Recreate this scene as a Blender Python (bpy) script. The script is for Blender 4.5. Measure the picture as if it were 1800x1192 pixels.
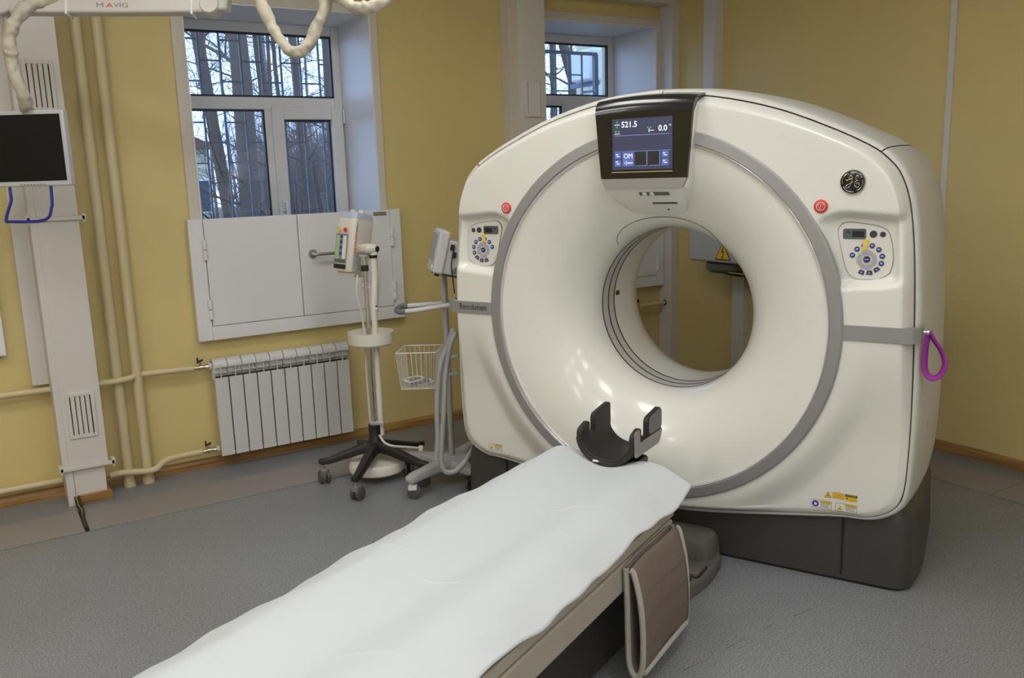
import bpy, math, random
import numpy as np
from mathutils import Vector, Matrix

random.seed(7)
for _o in list(bpy.data.objects):
    bpy.data.objects.remove(_o)
S = bpy.context.scene
COL = S.collection
V = Vector

# ------------------------------------------------------------------ camera
# room frame: X along the window wall (to the right), Y into the window wall, Z up
F = 1531.73
CAM = V((0, 0, 1.6))
CR = V((0.8454616, -0.53317039, -0.03039776))
CU = V((0.12590314, 0.14368461, 0.98158195))
CF = V((0.51898274, 0.83371702, -0.18860765))
cd = bpy.data.cameras.new('camera')
cd.sensor_width = 36.0
cd.lens = F / 1800 * 36
cd.clip_start = 0.02
cd.clip_end = 300
cam = bpy.data.objects.new('camera', cd)
COL.objects.link(cam)
cam.matrix_world = Matrix(((CR.x, CU.x, -CF.x, CAM.x), (CR.y, CU.y, -CF.y, CAM.y),
                           (CR.z, CU.z, -CF.z, CAM.z), (0, 0, 0, 1)))
S.camera = cam

# ------------------------------------------------------------------ world, exposure
wd = bpy.data.worlds.new('overcast_sky')
S.world = wd
wd.use_nodes = True
bg = wd.node_tree.nodes['Background']
bg.inputs[0].default_value = (0.40, 0.60, 1.0, 1)
bg.inputs[1].default_value = 3.4
S.view_settings.view_transform = 'Standard'
S.view_settings.look = 'None'
S.view_settings.exposure = 0.0
S.view_settings.gamma = 1.0
S.view_settings.use_curve_mapping = False
PANEL_STRENGTH = 13.2
CEIL = 3.1

# ------------------------------------------------------------------ pixels to places
WY = 4.955       # window wall
WX = 4.48        # right wall
GC = V((2.56079644, 2.77765496, 0))
GX = V((0.43709202, -0.89941679, 0))
GA = V((0.89941679, 0.43709202, 0))
GROT = math.atan2(GX.y, GX.x)
HC = 1.0         # height of the bore axis

def ray(x, y):
    return CF + CR * ((x - 900) / F) - CU * ((y - 596) / F)
def hit(x, y, n, k):
    d = ray(x, y)
    return CAM + d * ((k - CAM.dot(n)) / d.dot(n))
def on_wall(x, y, off=0.0):
    return hit(x, y, V((0, 1, 0)), WY - off)
def on_right(x, y, off=0.0):
    return hit(x, y, V((1, 0, 0)), WX - off)
def on_level(x, y, z=0.0):
    return hit(x, y, V((0, 0, 1)), z)
def on_face(x, y, a=-.29):           # scanner frame, plane at depth a
    q = hit(x, y, GA, GC.dot(GA) + a) - GC
    return V((q.dot(GX), a, q.z))
def on_side(x, y, X):                # scanner frame, plane x = X
    q = hit(x, y, GX, GC.dot(GX) + X) - GC
    return V((X, q.dot(GA), q.z))
def at_depth(x, y, d):
    return CAM + ray(x, y) * d

# ------------------------------------------------------------------ materials
MATS = {}
def _new(name):
    m = bpy.data.materials.new(name)
    m.use_nodes = True
    MATS[name] = m
    return m, m.node_tree, m.node_tree.nodes['Principled BSDF']
def mat(name, col, rough=.5, metal=0., var=0., scale=8., bump=0., bscale=200., coat=0., spec=.5, vcol=None):
    m, nt, b = _new(name)
    b.inputs['Roughness'].default_value = rough
    b.inputs['Metallic'].default_value = metal
    b.inputs['Coat Weight'].default_value = coat
    b.inputs['Specular IOR Level'].default_value = spec
    c4 = (*col, 1)
    tc = nt.nodes.new('ShaderNodeTexCoord')
    nz = nt.nodes.new('ShaderNodeTexNoise')
    nz.inputs['Scale'].default_value = scale
    nz.inputs['Detail'].default_value = 4
    nt.links.new(tc.outputs['Object'], nz.inputs['Vector'])
    rp = nt.nodes.new('ShaderNodeMix')
    rp.data_type = 'RGBA'
    v2 = vcol if vcol else tuple(max(0, c * (1 - var)) for c in col)
    rp.inputs[6].default_value = c4
    rp.inputs[7].default_value = (*v2, 1)
    nt.links.new(nz.outputs['Fac'], rp.inputs[0])
    nt.links.new(rp.outputs[2], b.inputs['Base Color'])
    if bump:
        n2 = nt.nodes.new('ShaderNodeTexNoise')
        n2.inputs['Scale'].default_value = bscale
        n2.inputs['Detail'].default_value = 3
        nt.links.new(tc.outputs['Object'], n2.inputs['Vector'])
        bp = nt.nodes.new('ShaderNodeBump')
        bp.inputs['Strength'].default_value = bump
        bp.inputs['Distance'].default_value = .002
        nt.links.new(n2.outputs['Fac'], bp.inputs['Height'])
        nt.links.new(bp.outputs['Normal'], b.inputs['Normal'])
    return m
def emit(name, col, strength):
    m, nt, b = _new(name)
    b.inputs['Base Color'].default_value = (0.01, 0.01, 0.01, 1)
    b.inputs['Emission Color'].default_value = (*col, 1)
    b.inputs['Emission Strength'].default_value = strength
    b.inputs['Roughness'].default_value = .3
    return m

mat('yellow_paint', (.74, .60, .262), .45, var=.06, scale=3, bump=.25, bscale=260)
mat('white_paint', (.83, .83, .84), .4, var=.03)
mat('casing_cream', (.70, .655, .57), .45, var=.04)
mat('duct_enamel', (.72, .69, .655), .38, var=.03)
mat('upvc', (.80, .80, .80), .3, var=.02)
mat('gasket', (.03, .03, .035), .5)
mat('shield_steel', (.84, .84, .85), .42, var=.04, bump=.08, bscale=120)
mat('radiator_enamel', (.70, .70, .68), .35, var=.03)
mat('pipe_paint', (.70, .595, .35), .4, var=.06)
mat('ceiling_white', (.78, .77, .74), .8, var=.02)
mat('floor_stain', (.20, .155, .10), .6, var=.4, scale=60)
mat('dark_gap', (.012, .012, .012), .8)
mat('chrome', (.72, .72, .72), .18, metal=1)
mat('brushed_steel', (.55, .53, .50), .32, metal=1)
mat('brass_nickel', (.62, .56, .44), .3, metal=1)
mat('black_plastic', (.018, .017, .016), .42)
mat('black_gloss', (.009, .0085, .008), .2, coat=.3)
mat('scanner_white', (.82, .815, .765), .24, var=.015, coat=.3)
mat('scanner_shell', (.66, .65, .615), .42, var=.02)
mat('scanner_silver', (.36, .36, .365), .42, metal=.35)
mat('silver_edge', (.75, .75, .76), .2, metal=.9)
mat('scanner_base', (.055, .053, .050), .42, var=.05)
mat('pedal_grey', (.13, .122, .11), .5, var=.06, bump=.2, bscale=300)
mat('bore_grey', (.55, .55, .54), .4)
mat('seam_brown', (.06, .045, .035), .6)
mat('estop_red', (.72, .045, .03), .35)
mat('plate_ivory', (.77, .755, .71), .4)
mat('lcd_slate', (.10, .13, .135), .3)
mat('button_dark', (.05, .05, .06), .4)
mat('key_grey', (.42, .42, .42), .35)
mat('tape_yellow', (.85, .62, .03), .5)
mat('label_white', (.78, .78, .77), .5)
mat('label_yellow', (.86, .60, .02), .5)
mat('label_black', (.015, .015, .015), .5)
mat('label_red', (.45, .05, .02), .5)
mat('label_blue', (.03, .06, .42), .5)
mat('text_grey', (.07, .07, .075), .5)
mat('text_red', (.75, .06, .03), .5)
mat('badge_metal', (.60, .57, .52), .25, metal=1)
mat('strap_purple', (.34, .035, .36), .6, bump=.3, bscale=500)
mat('paper_sheet', (.615, .648, .68), .65, var=.02, scale=5)
mat('table_beige', (.50, .465, .39), .5, var=.05)
mat('table_dark', (.035, .034, .033), .5)
mat('flap_brown', (.225, .172, .15), .85, var=.15, scale=60, bump=.5, bscale=600)
mat('flap_stitch', (.17, .128, .112), .9)
mat('flap_binding', (.45, .43, .375), .8, bump=.4, bscale=300)
mat('foam_black', (.022, .020, .019), .6, bump=.3, bscale=500)
mat('holder_grey', (.28, .27, .26), .4)
mat('medical_cream', (.78, .745, .66), .35, var=.02)
mat('medical_clear', (.50, .58, .72), .2)
mat('stand_grey', (.40, .405, .40), .45, var=.04)
mat('stand_pole', (.46, .46, .455), .4, metal=.2)
mat('monitor_grey', (.56, .56, .585), .4, var=.02)
mat('monitor_side', (.63, .62, .63), .4)
mat('grip_grey', (.16, .165, .18), .6)
mat('hose_grey', (.33, .33, .335), .45)
mat('hose_beige', (.58, .53, .42), .6, var=.18, scale=20, bump=.3, bscale=60)
mat('wire_white', (.70, .70, .69), .35)
mat('cable_white', (.66, .64, .60), .45)
mat('cable_black', (.02, .02, .02), .5)
mat('cable_yellow', (.45, .42, .03), .5)
mat('wheel_grey', (.10, .095, .09), .5)
mat('caster_hood', (.26, .25, .245), .35)
mat('screen_off', (.005, .005, .005), .5, spec=.25)
mat('screen_grey', (.27, .275, .265), .3)
mat('bezel_silver', (.52, .52, .54), .4)
mat('arm_white', (.60, .575, .53), .4, var=.04)
mat('handle_blue', (.02, .025, .26), .35)
mat('logo_grey', (.22, .23, .25), .5)
mat('cabinet_grey', (.52, .535, .56), .45, var=.03)
mat('grille_paint', (.12, .16, .22), .5)
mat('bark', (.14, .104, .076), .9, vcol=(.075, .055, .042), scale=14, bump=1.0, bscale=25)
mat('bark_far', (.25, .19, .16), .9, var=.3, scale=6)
mat('leaf_litter', (.16, .12, .085), .95, var=.5, scale=3)
mat('building_cream', (.62, .56, .40), .8, var=.08)
mat('building_white', (.72, .73, .75), .7, var=.05)
mat('building_glass', (.06, .08, .11), .2)
mat('roof_brown', (.14, .075, .05), .8)
mat('duct_cover', (.29, .262, .25), .5, var=.1, scale=20, bump=.15, bscale=400)
emit('panel_light', (1.0, .985, .95), PANEL_STRENGTH)
emit('screen_glow', (.048, .052, .105), 1.0)
emit('screen_white', (.92, .96, 1.0), 1.1)
emit('screen_line', (.28, .45, .85), .9)
emit('screen_tile', (.14, .20, .58), .85)
emit('screen_dim', (.10, .12, .22), .9)
emit('screen_dark', (.022, .02, .028), .8)
emit('screen_green', (.04, .75, .05), 1.0)
emit('led_blue', (.10, .22, 1.0), 1.6)
emit('led_green', (.1, 1.0, .12), 1.3)
emit('led_lime', (.42, .62, .25), .5)

def floor_mat():
    m, nt, b = _new('speckled_linoleum')
    b.inputs['Roughness'].default_value = .38
    tc = nt.nodes.new('ShaderNodeTexCoord')
    big = nt.nodes.new('ShaderNodeTexNoise'); big.inputs['Scale'].default_value = 1.2; big.inputs['Detail'].default_value = 5
    sp = nt.nodes.new('ShaderNodeTexNoise'); sp.inputs['Scale'].default_value = 170; sp.inputs['Detail'].default_value = 2
    rp = nt.nodes.new('ShaderNodeValToRGB')
    e = rp.color_ramp.elements
    e[0].position = .34; e[0].color = (.140, .148, .162, 1)
    e[1].position = .68; e[1].color = (.335, .348, .37, 1)
    mx = nt.nodes.new('ShaderNodeMix'); mx.data_type = 'RGBA'; mx.blend_type = 'MULTIPLY'
    mx.inputs[0].default_value = .5
    r2 = nt.nodes.new('ShaderNodeValToRGB')
    r2.color_ramp.elements[0].position = .35; r2.color_ramp.elements[0].color = (.80, .79, .77, 1)
    r2.color_ramp.elements[1].position = .7; r2.color_ramp.elements[1].color = (1, 1, 1, 1)
    for n in (big, sp): nt.links.new(tc.outputs['Object'], n.inputs['Vector'])
    nt.links.new(sp.outputs['Fac'], rp.inputs[0]); nt.links.new(big.outputs['Fac'], r2.inputs[0])
    nt.links.new(rp.outputs[0], mx.inputs[6]); nt.links.new(r2.outputs[0], mx.inputs[7])
    nt.links.new(mx.outputs[2], b.inputs['Base Color'])
floor_mat()
def wood_mat():
    m, nt, b = _new('wood_skirting')
    b.inputs['Roughness'].default_value = .4
    tc = nt.nodes.new('ShaderNodeTexCoord'); mp = nt.nodes.new('ShaderNodeMapping')
    mp.inputs['Scale'].default_value = (2.5, 2.5, 60)
    nz = nt.nodes.new('ShaderNodeTexNoise'); nz.inputs['Scale'].default_value = 1.5; nz.inputs['Detail'].default_value = 6
    rp = nt.nodes.new('ShaderNodeValToRGB'); e = rp.color_ramp.elements
    e[0].position = .3; e[0].color = (.20, .095, .025, 1); e[1].position = .72; e[1].color = (.47, .27, .085, 1)
    nt.links.new(tc.outputs['Object'], mp.inputs[0]); nt.links.new(mp.outputs[0], nz.inputs['Vector'])
    nt.links.new(nz.outputs['Fac'], rp.inputs[0]); nt.links.new(rp.outputs[0], b.inputs['Base Color'])
wood_mat()
def glass_mat():
    m = bpy.data.materials.new('window_glass'); m.use_nodes = True; MATS['window_glass'] = m
    nt = m.node_tree; nt.nodes.clear()
    o = nt.nodes.new('ShaderNodeOutputMaterial'); mx = nt.nodes.new('ShaderNodeMixShader')
    t = nt.nodes.new('ShaderNodeBsdfTransparent'); t.inputs[0].default_value = (.90, .94, .97, 1)
    g = nt.nodes.new('ShaderNodeBsdfGlossy'); g.inputs['Roughness'].default_value = .0
    fr = nt.nodes.new('ShaderNodeFresnel'); fr.inputs[0].default_value = 1.5
    ml = nt.nodes.new('ShaderNodeMath'); ml.operation = 'MULTIPLY'; ml.inputs[1].default_value = 1.8
    nt.links.new(fr.outputs[0], ml.inputs[0]); nt.links.new(ml.outputs[0], mx.inputs[0])
    nt.links.new(t.outputs[0], mx.inputs[1]); nt.links.new(g.outputs[0], mx.inputs[2])
    nt.links.new(mx.outputs[0], o.inputs[0])
glass_mat()

# ------------------------------------------------------------------ mesh helpers
class MB:
    def __init__(self, root=None, world=True):
        self.v = []; self.f = []
        self.M = root.matrix_world.inverted() if (root is not None and world) else None
    def add(self, vs, fs):
        o = len(self.v)
        self.v += [tuple(p) for p in vs]
        self.f += [tuple(i + o for i in f) for f in fs]
        return self
    def box(self, lo, hi):
        x0, y0, z0 = lo; x1, y1, z1 = hi
        if x0 > x1: x0, x1 = x1, x0
        if y0 > y1: y0, y1 = y1, y0
        if z0 > z1: z0, z1 = z1, z0
        return self.add([(x0, y0, z0), (x1, y0, z0), (x1, y1, z0), (x0, y1, z0), (x0, y0, z1), (x1, y0, z1), (x1, y1, z1), (x0, y1, z1)],
                        [(0, 3, 2, 1), (4, 5, 6, 7), (0, 1, 5, 4), (1, 2, 6, 5), (2, 3, 7, 6), (3, 0, 4, 7)])
    def obox(self, c, ax, ay, az):       # oriented box from centre and half axes
        c, ax, ay, az = V(c), V(ax), V(ay), V(az)
        vs = [c + ax * sx + ay * sy + az * sz for sz in (-1, 1) for sx, sy in ((-1, -1), (1, -1), (1, 1), (-1, 1))]
        return self.add(vs, [(0, 3, 2, 1), (4, 5, 6, 7), (0, 1, 5, 4), (1, 2, 6, 5), (2, 3, 7, 6), (3, 0, 4, 7)])
    def tube(self, path, rad, n=12, cap=True):
        path = [V(q) for q in path]
        m = len(path)
        rs = rad if isinstance(rad, (list, tuple)) else [rad] * m
        tg = []
        for i in range(m):
            d = path[min(i + 1, m - 1)] - path[max(i - 1, 0)]
            tg.append(d.normalized() if d.length > 1e-9 else V((0, 0, 1)))
        t0 = tg[0]
        a = V((0, 0, 1)) if abs(t0.z) < .9 else V((1, 0, 0))
        u = t0.cross(a).normalized()
        vs = []
        for i in range(m):
            u = (u - tg[i] * u.dot(tg[i]))
            u = u.normalized() if u.length > 1e-6 else tg[i].orthogonal().normalized()
            w = tg[i].cross(u)
            for k in range(n):
                t = 2 * math.pi * k / n
                vs.append(path[i] + (u * math.cos(t) + w * math.sin(t)) * rs[i])
        fs = [(i * n + k, i * n + (k + 1) % n, (i + 1) * n + (k + 1) % n, (i + 1) * n + k) for i in range(m - 1) for k in range(n)]
        if cap:
            fs += [tuple(range(n))[::-1], tuple((m - 1) * n + k for k in range(n))]
        return self.add(vs, fs)
    def cyl(self, p0, p1, r0, r1=None, n=20):
        return self.tube([p0, p1], [r0, r0 if r1 is None else r1], n)
    def lathe(self, prof, c, axis=(0, 0, 1), n=32, closed=False):   # prof: (radius, height along the axis)
        ax = V(axis).normalized(); u = ax.orthogonal().normalized(); w = ax.cross(u); c = V(c)
        m = len(prof)
        vs = [c + ax * h + (u * math.cos(2 * math.pi * k / n) + w * math.sin(2 * math.pi * k / n)) * r for r, h in prof for k in range(n)]
        fs = [(i * n + k, i * n + (k + 1) % n, (i + 1) * n + (k + 1) % n, (i + 1) * n + k) for i in range(m - 1) for k in range(n)]
        if closed:
            fs += [((m - 1) * n + k, (m - 1) * n + (k + 1) % n, (k + 1) % n, k) for k in range(n)]
        else:
            fs += [tuple(range(n))[::-1], tuple((m - 1) * n + k for k in range(n))]
        return self.add(vs, fs)
    def prism(self, poly, o, ex, ey, ez):   # 2-D polygon in (ex, ey), thickness ez
        o, ex, ey, ez = V(o), V(ex), V(ey), V(ez); n = len(poly)
        vs = [o + ex * a + ey * b for a, b in poly] + [o + ex * a + ey * b + ez for a, b in poly]
        fs = [tuple(range(n))[::-1], tuple(range(n, 2 * n))] + [(i, (i + 1) % n, n + (i + 1) % n, n + i) for i in range(n)]
        return self.add(vs, fs)
    def grid(self, rows, wrap=False):
        h = len(rows); n = len(rows[0])
        fs = []
        for i in range(h - 1):
            for k in range(n if wrap else n - 1):
                k2 = (k + 1) % n
                fs.append((i * n + k, i * n + k2, (i + 1) * n + k2, (i + 1) * n + k))
        return self.add([q for r in rows for q in r], fs)
    def mesh(self, name, material, angle=35):
        vs = self.v
        if self.M is not None:
            vs = [tuple(self.M @ V(q)) for q in vs]
        me = bpy.data.meshes.new(name)
        me.from_pydata(vs, [], self.f)
        me.validate()
        me.materials.append(MATS[material])
        if angle:
            me.polygons.foreach_set('use_smooth', [True] * len(me.polygons))
            me.set_sharp_from_angle(angle=math.radians(angle))
        me.update()
        return me
    def build(self, name, material, parent=None, bevel=0, angle=35, seg=2, label=None, recalc=False):
        me = self.mesh(name, material, angle)
        if recalc:
            import bmesh
            bm = bmesh.new(); bm.from_mesh(me); bmesh.ops.recalc_face_normals(bm, faces=bm.faces); bm.to_mesh(me); bm.free()
        o = bpy.data.objects.new(name, me)
        COL.objects.link(o)
        if parent is not None:
            o.parent = parent
        if bevel:
            md = o.modifiers.new('bevel', 'BEVEL')
            md.width = bevel; md.segments = seg; md.limit_method = 'ANGLE'; md.angle_limit = math.radians(40)
        if label: o['label'] = label
        return o

def inst(src, name, parent, loc=(0, 0, 0), rot=(0, 0, 0), scale=None):
    o = bpy.data.objects.new(name, src.data if isinstance(src, bpy.types.Object) else src)
    COL.objects.link(o)
    o.parent = parent; o.location = loc; o.rotation_euler = rot
    if scale: o.scale = scale
    return o
def thing(name, label, cat, loc=(0, 0, 0), rz=0, group=None):
    o = bpy.data.objects.new(name, None)
    COL.objects.link(o)
    o.empty_display_size = .1
    o.location = loc; o.rotation_euler = (0, 0, rz)
    o.matrix_world = Matrix.Translation(loc) @ Matrix.Rotation(rz, 4, 'Z')
    tag(o, label, cat, group)
    return o
def tag(o, label=None, cat=None, group=None, kind=None):
    if label: o['label'] = label
    if cat: o['category'] = cat
    if group: o['group'] = group
    if kind: o['kind'] = kind
    return o
def struct(o, label=None, cat=None):
    return tag(o, label, cat, None, 'structure')
def smooth(path, k=6):                    # Catmull-Rom through the points
    p = [V(q) for q in path]
    out = []
    for i in range(len(p) - 1):
        a = p[i - 1] if i else p[0] * 2 - p[1]
        b, c = p[i], p[i + 1]
        d = p[i + 2] if i + 2 < len(p) else p[-1] * 2 - p[-2]
        for j in range(k):
            t = j / k
            out.append(.5 * ((2 * b) + (c - a) * t + (2 * a - 5 * b + 4 * c - d) * t * t + (3 * b - a - 3 * c + d) * t ** 3))
    out.append(p[-1])
    return out
def rrect(w, h, r, n=5):
    out = []
    for cx, cy, a0 in ((w / 2 - r, h / 2 - r, 0), (-w / 2 + r, h / 2 - r, 90), (-w / 2 + r, -h / 2 + r, 180), (w / 2 - r, -h / 2 + r, 270)):
        for k in range(n + 1):
            t = math.radians(a0 + 90 * k / n)
            out.append((cx + r * math.cos(t), cy + r * math.sin(t)))
    return out
def rpoly(pts, r=.02, n=5):               # rounded polygon
    out = []
    m = len(pts)
    for i in range(m):
        a, b, c = V((*pts[i - 1], 0)), V((*pts[i], 0)), V((*pts[(i + 1) % m], 0))
        d1, d2 = (a - b), (c - b)
        rr = min(r, d1.length * .45, d2.length * .45)
        p0, p2 = b + d1.normalized() * rr, b + d2.normalized() * rr
        for k in range(n + 1):
            t = k / n
            q = p0 * (1 - t) ** 2 + b * 2 * t * (1 - t) + p2 * t * t
            out.append((q.x, q.y))
    return out
def circle(r, n=24, cx=0, cy=0):
    return [(cx + r * math.cos(2 * math.pi * k / n), cy + r * math.sin(2 * math.pi * k / n)) for k in range(n)]
def text(s, size, material, parent, o, ex, ey, name, th=.0006, align='CENTER', sx=1.0, bold=0.0):
    cu = bpy.data.curves.new(name, 'FONT')
    cu.body = s; cu.size = size; cu.align_x = align; cu.align_y = 'CENTER'; cu.extrude = th; cu.resolution_u = 3; cu.offset = bold
    tmp = bpy.data.objects.new('tmp_text', cu)
    COL.objects.link(tmp)
    bpy.context.view_layer.update()
    me = bpy.data.meshes.new_from_object(tmp.evaluated_get(bpy.context.evaluated_depsgraph_get()))
    bpy.data.objects.remove(tmp)
    ex, ey = V(ex), V(ey); ez = ex.cross(ey)
    M = Matrix(((ex.x * sx, ey.x, ez.x, o[0]), (ex.y * sx, ey.y, ez.y, o[1]), (ex.z * sx, ey.z, ez.z, o[2]), (0, 0, 0, 1)))
    me.transform(M)
    me.materials.clear(); me.materials.append(MATS[material])
    ob = bpy.data.objects.new(name, me)
    COL.objects.link(ob)
    if parent: ob.parent = parent
    return ob
def sst(a, b, x):
    t = min(1, max(0, (x - a) / (b - a)))
    return t * t * (3 - 2 * t)
EX, EY, EZ = V((1, 0, 0)), V((0, 1, 0)), V((0, 0, 1))

# ------------------------------------------------------------------ ceiling lamps
LAMPS = [(x, y) for y in (3.0, 1.4, -0.3, -1.9) for x in (1.6, 0.0, -1.6)]
lp = None
LROW = ['along the window wall', 'over the table head', 'over the table foot', 'along the white end wall']
LCOL = ['on the scanner side', 'mid-room', 'away from the scanner']
for i, (x, y) in enumerate(LAMPS):
    t = thing('ceiling_lamp', 'square ceiling light panel ' + LROW[i // 3] + ', ' + LCOL[i % 3], 'ceiling lamp', (x, y, CEIL - .05), 0, 'light panels in the ceiling')
    if lp is None:
        m1 = MB(); m1.prism(rrect(.62, .62, .01), (0, 0, .0), EX, EY, EZ * .05)
        fr = MB()
        for sx, sy, wx, wy in ((0, .305, .32, .015), (0, -.305, .32, .015), (.305, 0, .015, .29), (-.305, 0, .015, .29)):
            fr.box((sx - wx, sy - wy, -.012), (sx + wx, sy + wy, .05))
        df = MB(); df.box((-.285, -.285, -.004), (.285, .285, .004))
        lp = (fr.build('frame', 'white_paint', t), df.build('diffuser', 'panel_light', t))
    else:
        inst(lp[0], 'frame', t); inst(lp[1], 'diffuser', t)

# ------------------------------------------------------------------ the room
X0, Y0 = -3.2, -2.6      # unseen left wall and wall behind the camera
W1 = (1.11, 2.167, .95, 2.53)      # window openings x0 x1 z0 z1
W2 = (3.335, 4.372, .95, 2.58)
WTH = .62                           # wall thickness
def wall_with_holes():
    m = MB()
    xs = [X0 - .2, W1[0], W1[1], W2[0], W2[1], WX + .2]
    y0, y1 = WY, WY + WTH
    for i in (0, 2, 4):
        m.box((xs[i], y0, 0), (xs[i + 1], y1, CEIL))
    for wn in (W1, W2):
        m.box((wn[0], y0, 0), (wn[1], y1, wn[2]))
        m.box((wn[0], y0, wn[3]), (wn[1], y1, CEIL))
    return m
struct(wall_with_holes().build('wall_back', 'yellow_paint', angle=0), 'yellow painted window wall')
m = MB(); m.box((WX, Y0 - .2, 0), (WX + .2, WY, CEIL)); struct(m.build('wall_right', 'yellow_paint', angle=0), 'yellow painted wall beside the scanner')
m = MB(); m.box((X0 - .2, Y0 - .2, 0), (X0, WY, CEIL)); struct(m.build('wall_left', 'yellow_paint', angle=0))
m = MB(); m.box((X0, Y0 - .2, 0), (WX, Y0, CEIL)); struct(m.build('wall_front', 'white_paint', angle=0))
m = MB(); m.box((X0 - .2, Y0 - .2, -.15), (WX + .2, WY + WTH, 0)); struct(m.build('floor', 'speckled_linoleum', angle=0), 'grey speckled linoleum floor')
for (ax_, ay_), (bx_, by_) in (((1200, 1180), (1250, 1155)), ((1275, 1142), (1318, 1117)), ((1340, 1108), (1362, 1096)), ((1395, 1084), (1440, 1065))):
    p_, q_ = on_level(ax_, ay_), on_level(bx_, by_)
    e_ = (q_ - p_).cross(EZ).normalized() * .0022
    MB().add([p_ - e_ + EZ * .0004, p_ + e_ + EZ * .0004, q_ + e_ * .4 + EZ * .0004, q_ - e_ * .4 + EZ * .0004], [(0, 1, 2, 3)]).build('seam_stain', 'floor_stain', bpy.data.objects['floor'], angle=0)
m = MB(); m.box((X0 - .2, Y0 - .2, CEIL), (WX + .2, WY + WTH, CEIL + .15)); struct(m.build('ceiling', 'ceiling_white', angle=0))

def skirting(p0, p1, nrm, name):
    p0, p1, nrm = V(p0), V(p1), V(nrm)
    prof = [(0, 0), (.018, 0), (.018, .030), (.013, .042), (.006, .052), (0, .058)]
    m = MB(); d = p1 - p0
    n = len(prof)
    vs = [p0 + nrm * a + EZ * b for a, b in prof] + [p1 + nrm * a + EZ * b for a, b in prof]
    m.add(vs, [tuple(range(n)), tuple(range(n, 2 * n))[::-1]] + [(i, n + i, n + (i + 1) % n, (i + 1) % n) for i in range(n)])
    return struct(m.build(name, 'wood_skirting', angle=30, recalc=True), 'wooden skirting board')
skirting((X0, WY, 0), (WX, WY, 0), (0, -1, 0), 'baseboard_back')
skirting((WX, Y0, 0), (WX, WY, 0), (-1, 0, 0), 'baseboard_right')

# window casings and reveals
def casing(wn, name, top=.06, side=.058, lft=None):
    m = MB()
    x0, x1, z0, z1 = wn
    t = .014
    l = side if lft is None else lft
    m.box((x0 - l, WY - t, z0), (x0, WY, z1 + top))
    m.box((x1, WY - t, z0), (x1 + side * .75, WY, z1 + top))
    m.box((x0, WY - t, z1), (x1, WY, z1 + top))
    o = struct(m.build(name, 'casing_cream', bevel=.003), 'cream casing around the window opening')
    r = MB()
    r.box((x0 - .0, WY - t + .001, z0), (x0 + .008, WY + .475, z1)); r.box((x1 - .008, WY - t + .001, z0), (x1, WY + .475, z1))
    r.box((x0 + .008, WY - t + .001, z1 - .008), (x1 - .008, WY + .475, z1)); r.box((x0, WY, z0 - .02), (x1, WY + .45, z0))
    r.build('reveal_lining', 'white_paint', o)
    return o
casing(W1, 'trim_1'); casing(W2, 'trim_2', top=.05, side=.052, lft=.055)

# windows
def window(wn, name, label):
    x0, x1, z0, z1 = wn
    x0 += .008; x1 -= .008; z1 -= .008
    y = WY + .45; D = .07
    root = struct(MB().box((x0, y + .02, z0 - .0), (x0 + .05, y + D, z1)).box((x1 - .05, y + .02, z0), (x1, y + D, z1))
                  .box((x0 + .05, y + .02, z1 - .058), (x1 - .05, y + D, z1)).box((x0 + .05, y + .02, z0), (x1 - .05, y + D, z0 + .05)).build(name, 'upvc', bevel=.004), label)
    zt = z1 - .445                       # transom
    xm = x0 + .565
    MB().box((x0 + .05, y + .018, zt - .06), (x1 - .05, y + D, zt + .012)).build('transom', 'upvc', root, bevel=.004)
    MB().box((xm - .03, y + .018, z0 + .05), (xm + .012, y + D, zt - .06)).build('mullion', 'upvc', root, bevel=.004)
    def pane(a, b, c, d):
        g = MB(); t = .012
        g.box((a, y + .028, c), (a + t, y + .05, d)).box((b - t, y + .028, c), (b, y + .05, d)).box((a + t, y + .028, d - t), (b - t, y + .05, d)).box((a + t, y + .028, c), (b - t, y + .05, c + t))
        p = MB().add([(a, y + .045, c), (b, y + .045, c), (b, y + .045, d), (a, y + .045, d)], [(0, 1, 2, 3)]).build('pane', 'window_glass', root, angle=0)
        g.build('gasket', 'gasket', p)
    pane(x0 + .05, x1 - .05, zt + .012, z1 - .058)
    pane(x0 + .05, xm - .03, z0 + .05, zt - .06)
    s = MB(); a, b, c, d = xm + .008, x1 - .012, z0 + .02, zt - .045; w = .075
    s.box((a, y - .005, c), (a + w, y + .06, d)).box((b - w, y - .005, c), (b, y + .06, d)).box((a + w, y - .005, d - w), (b - w, y + .06, d)).box((a + w, y - .005, c), (b - w, y + .06, c + w))
    so = s.build('sash', 'upvc', root, bevel=.006)
    pane(a + w, b - w, c + w, d - w)
    h = MB(); h.cyl((b + .004, y - .012, d - .01), (b + .004, y - .012, d - .10), .007, n=10); h.build('hinge', 'upvc', root)
    h = MB(); h.box((a + .022, y - .022, 1.40), (a + .052, y - .004, 1.47)); h.tube([(a + .037, y - .02, 1.455), (a + .037, y - .05, 1.455), (a + .037, y - .055, 1.43), (a + .040, y - .055, 1.34)], .009, 10)
    h.build('window_handle', 'upvc', so)
    return root
window(W1, 'window_1', 'white plastic window with a transom and an opening sash')
window(W2, 'window_2', 'white plastic window half hidden behind the scanner')

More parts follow.
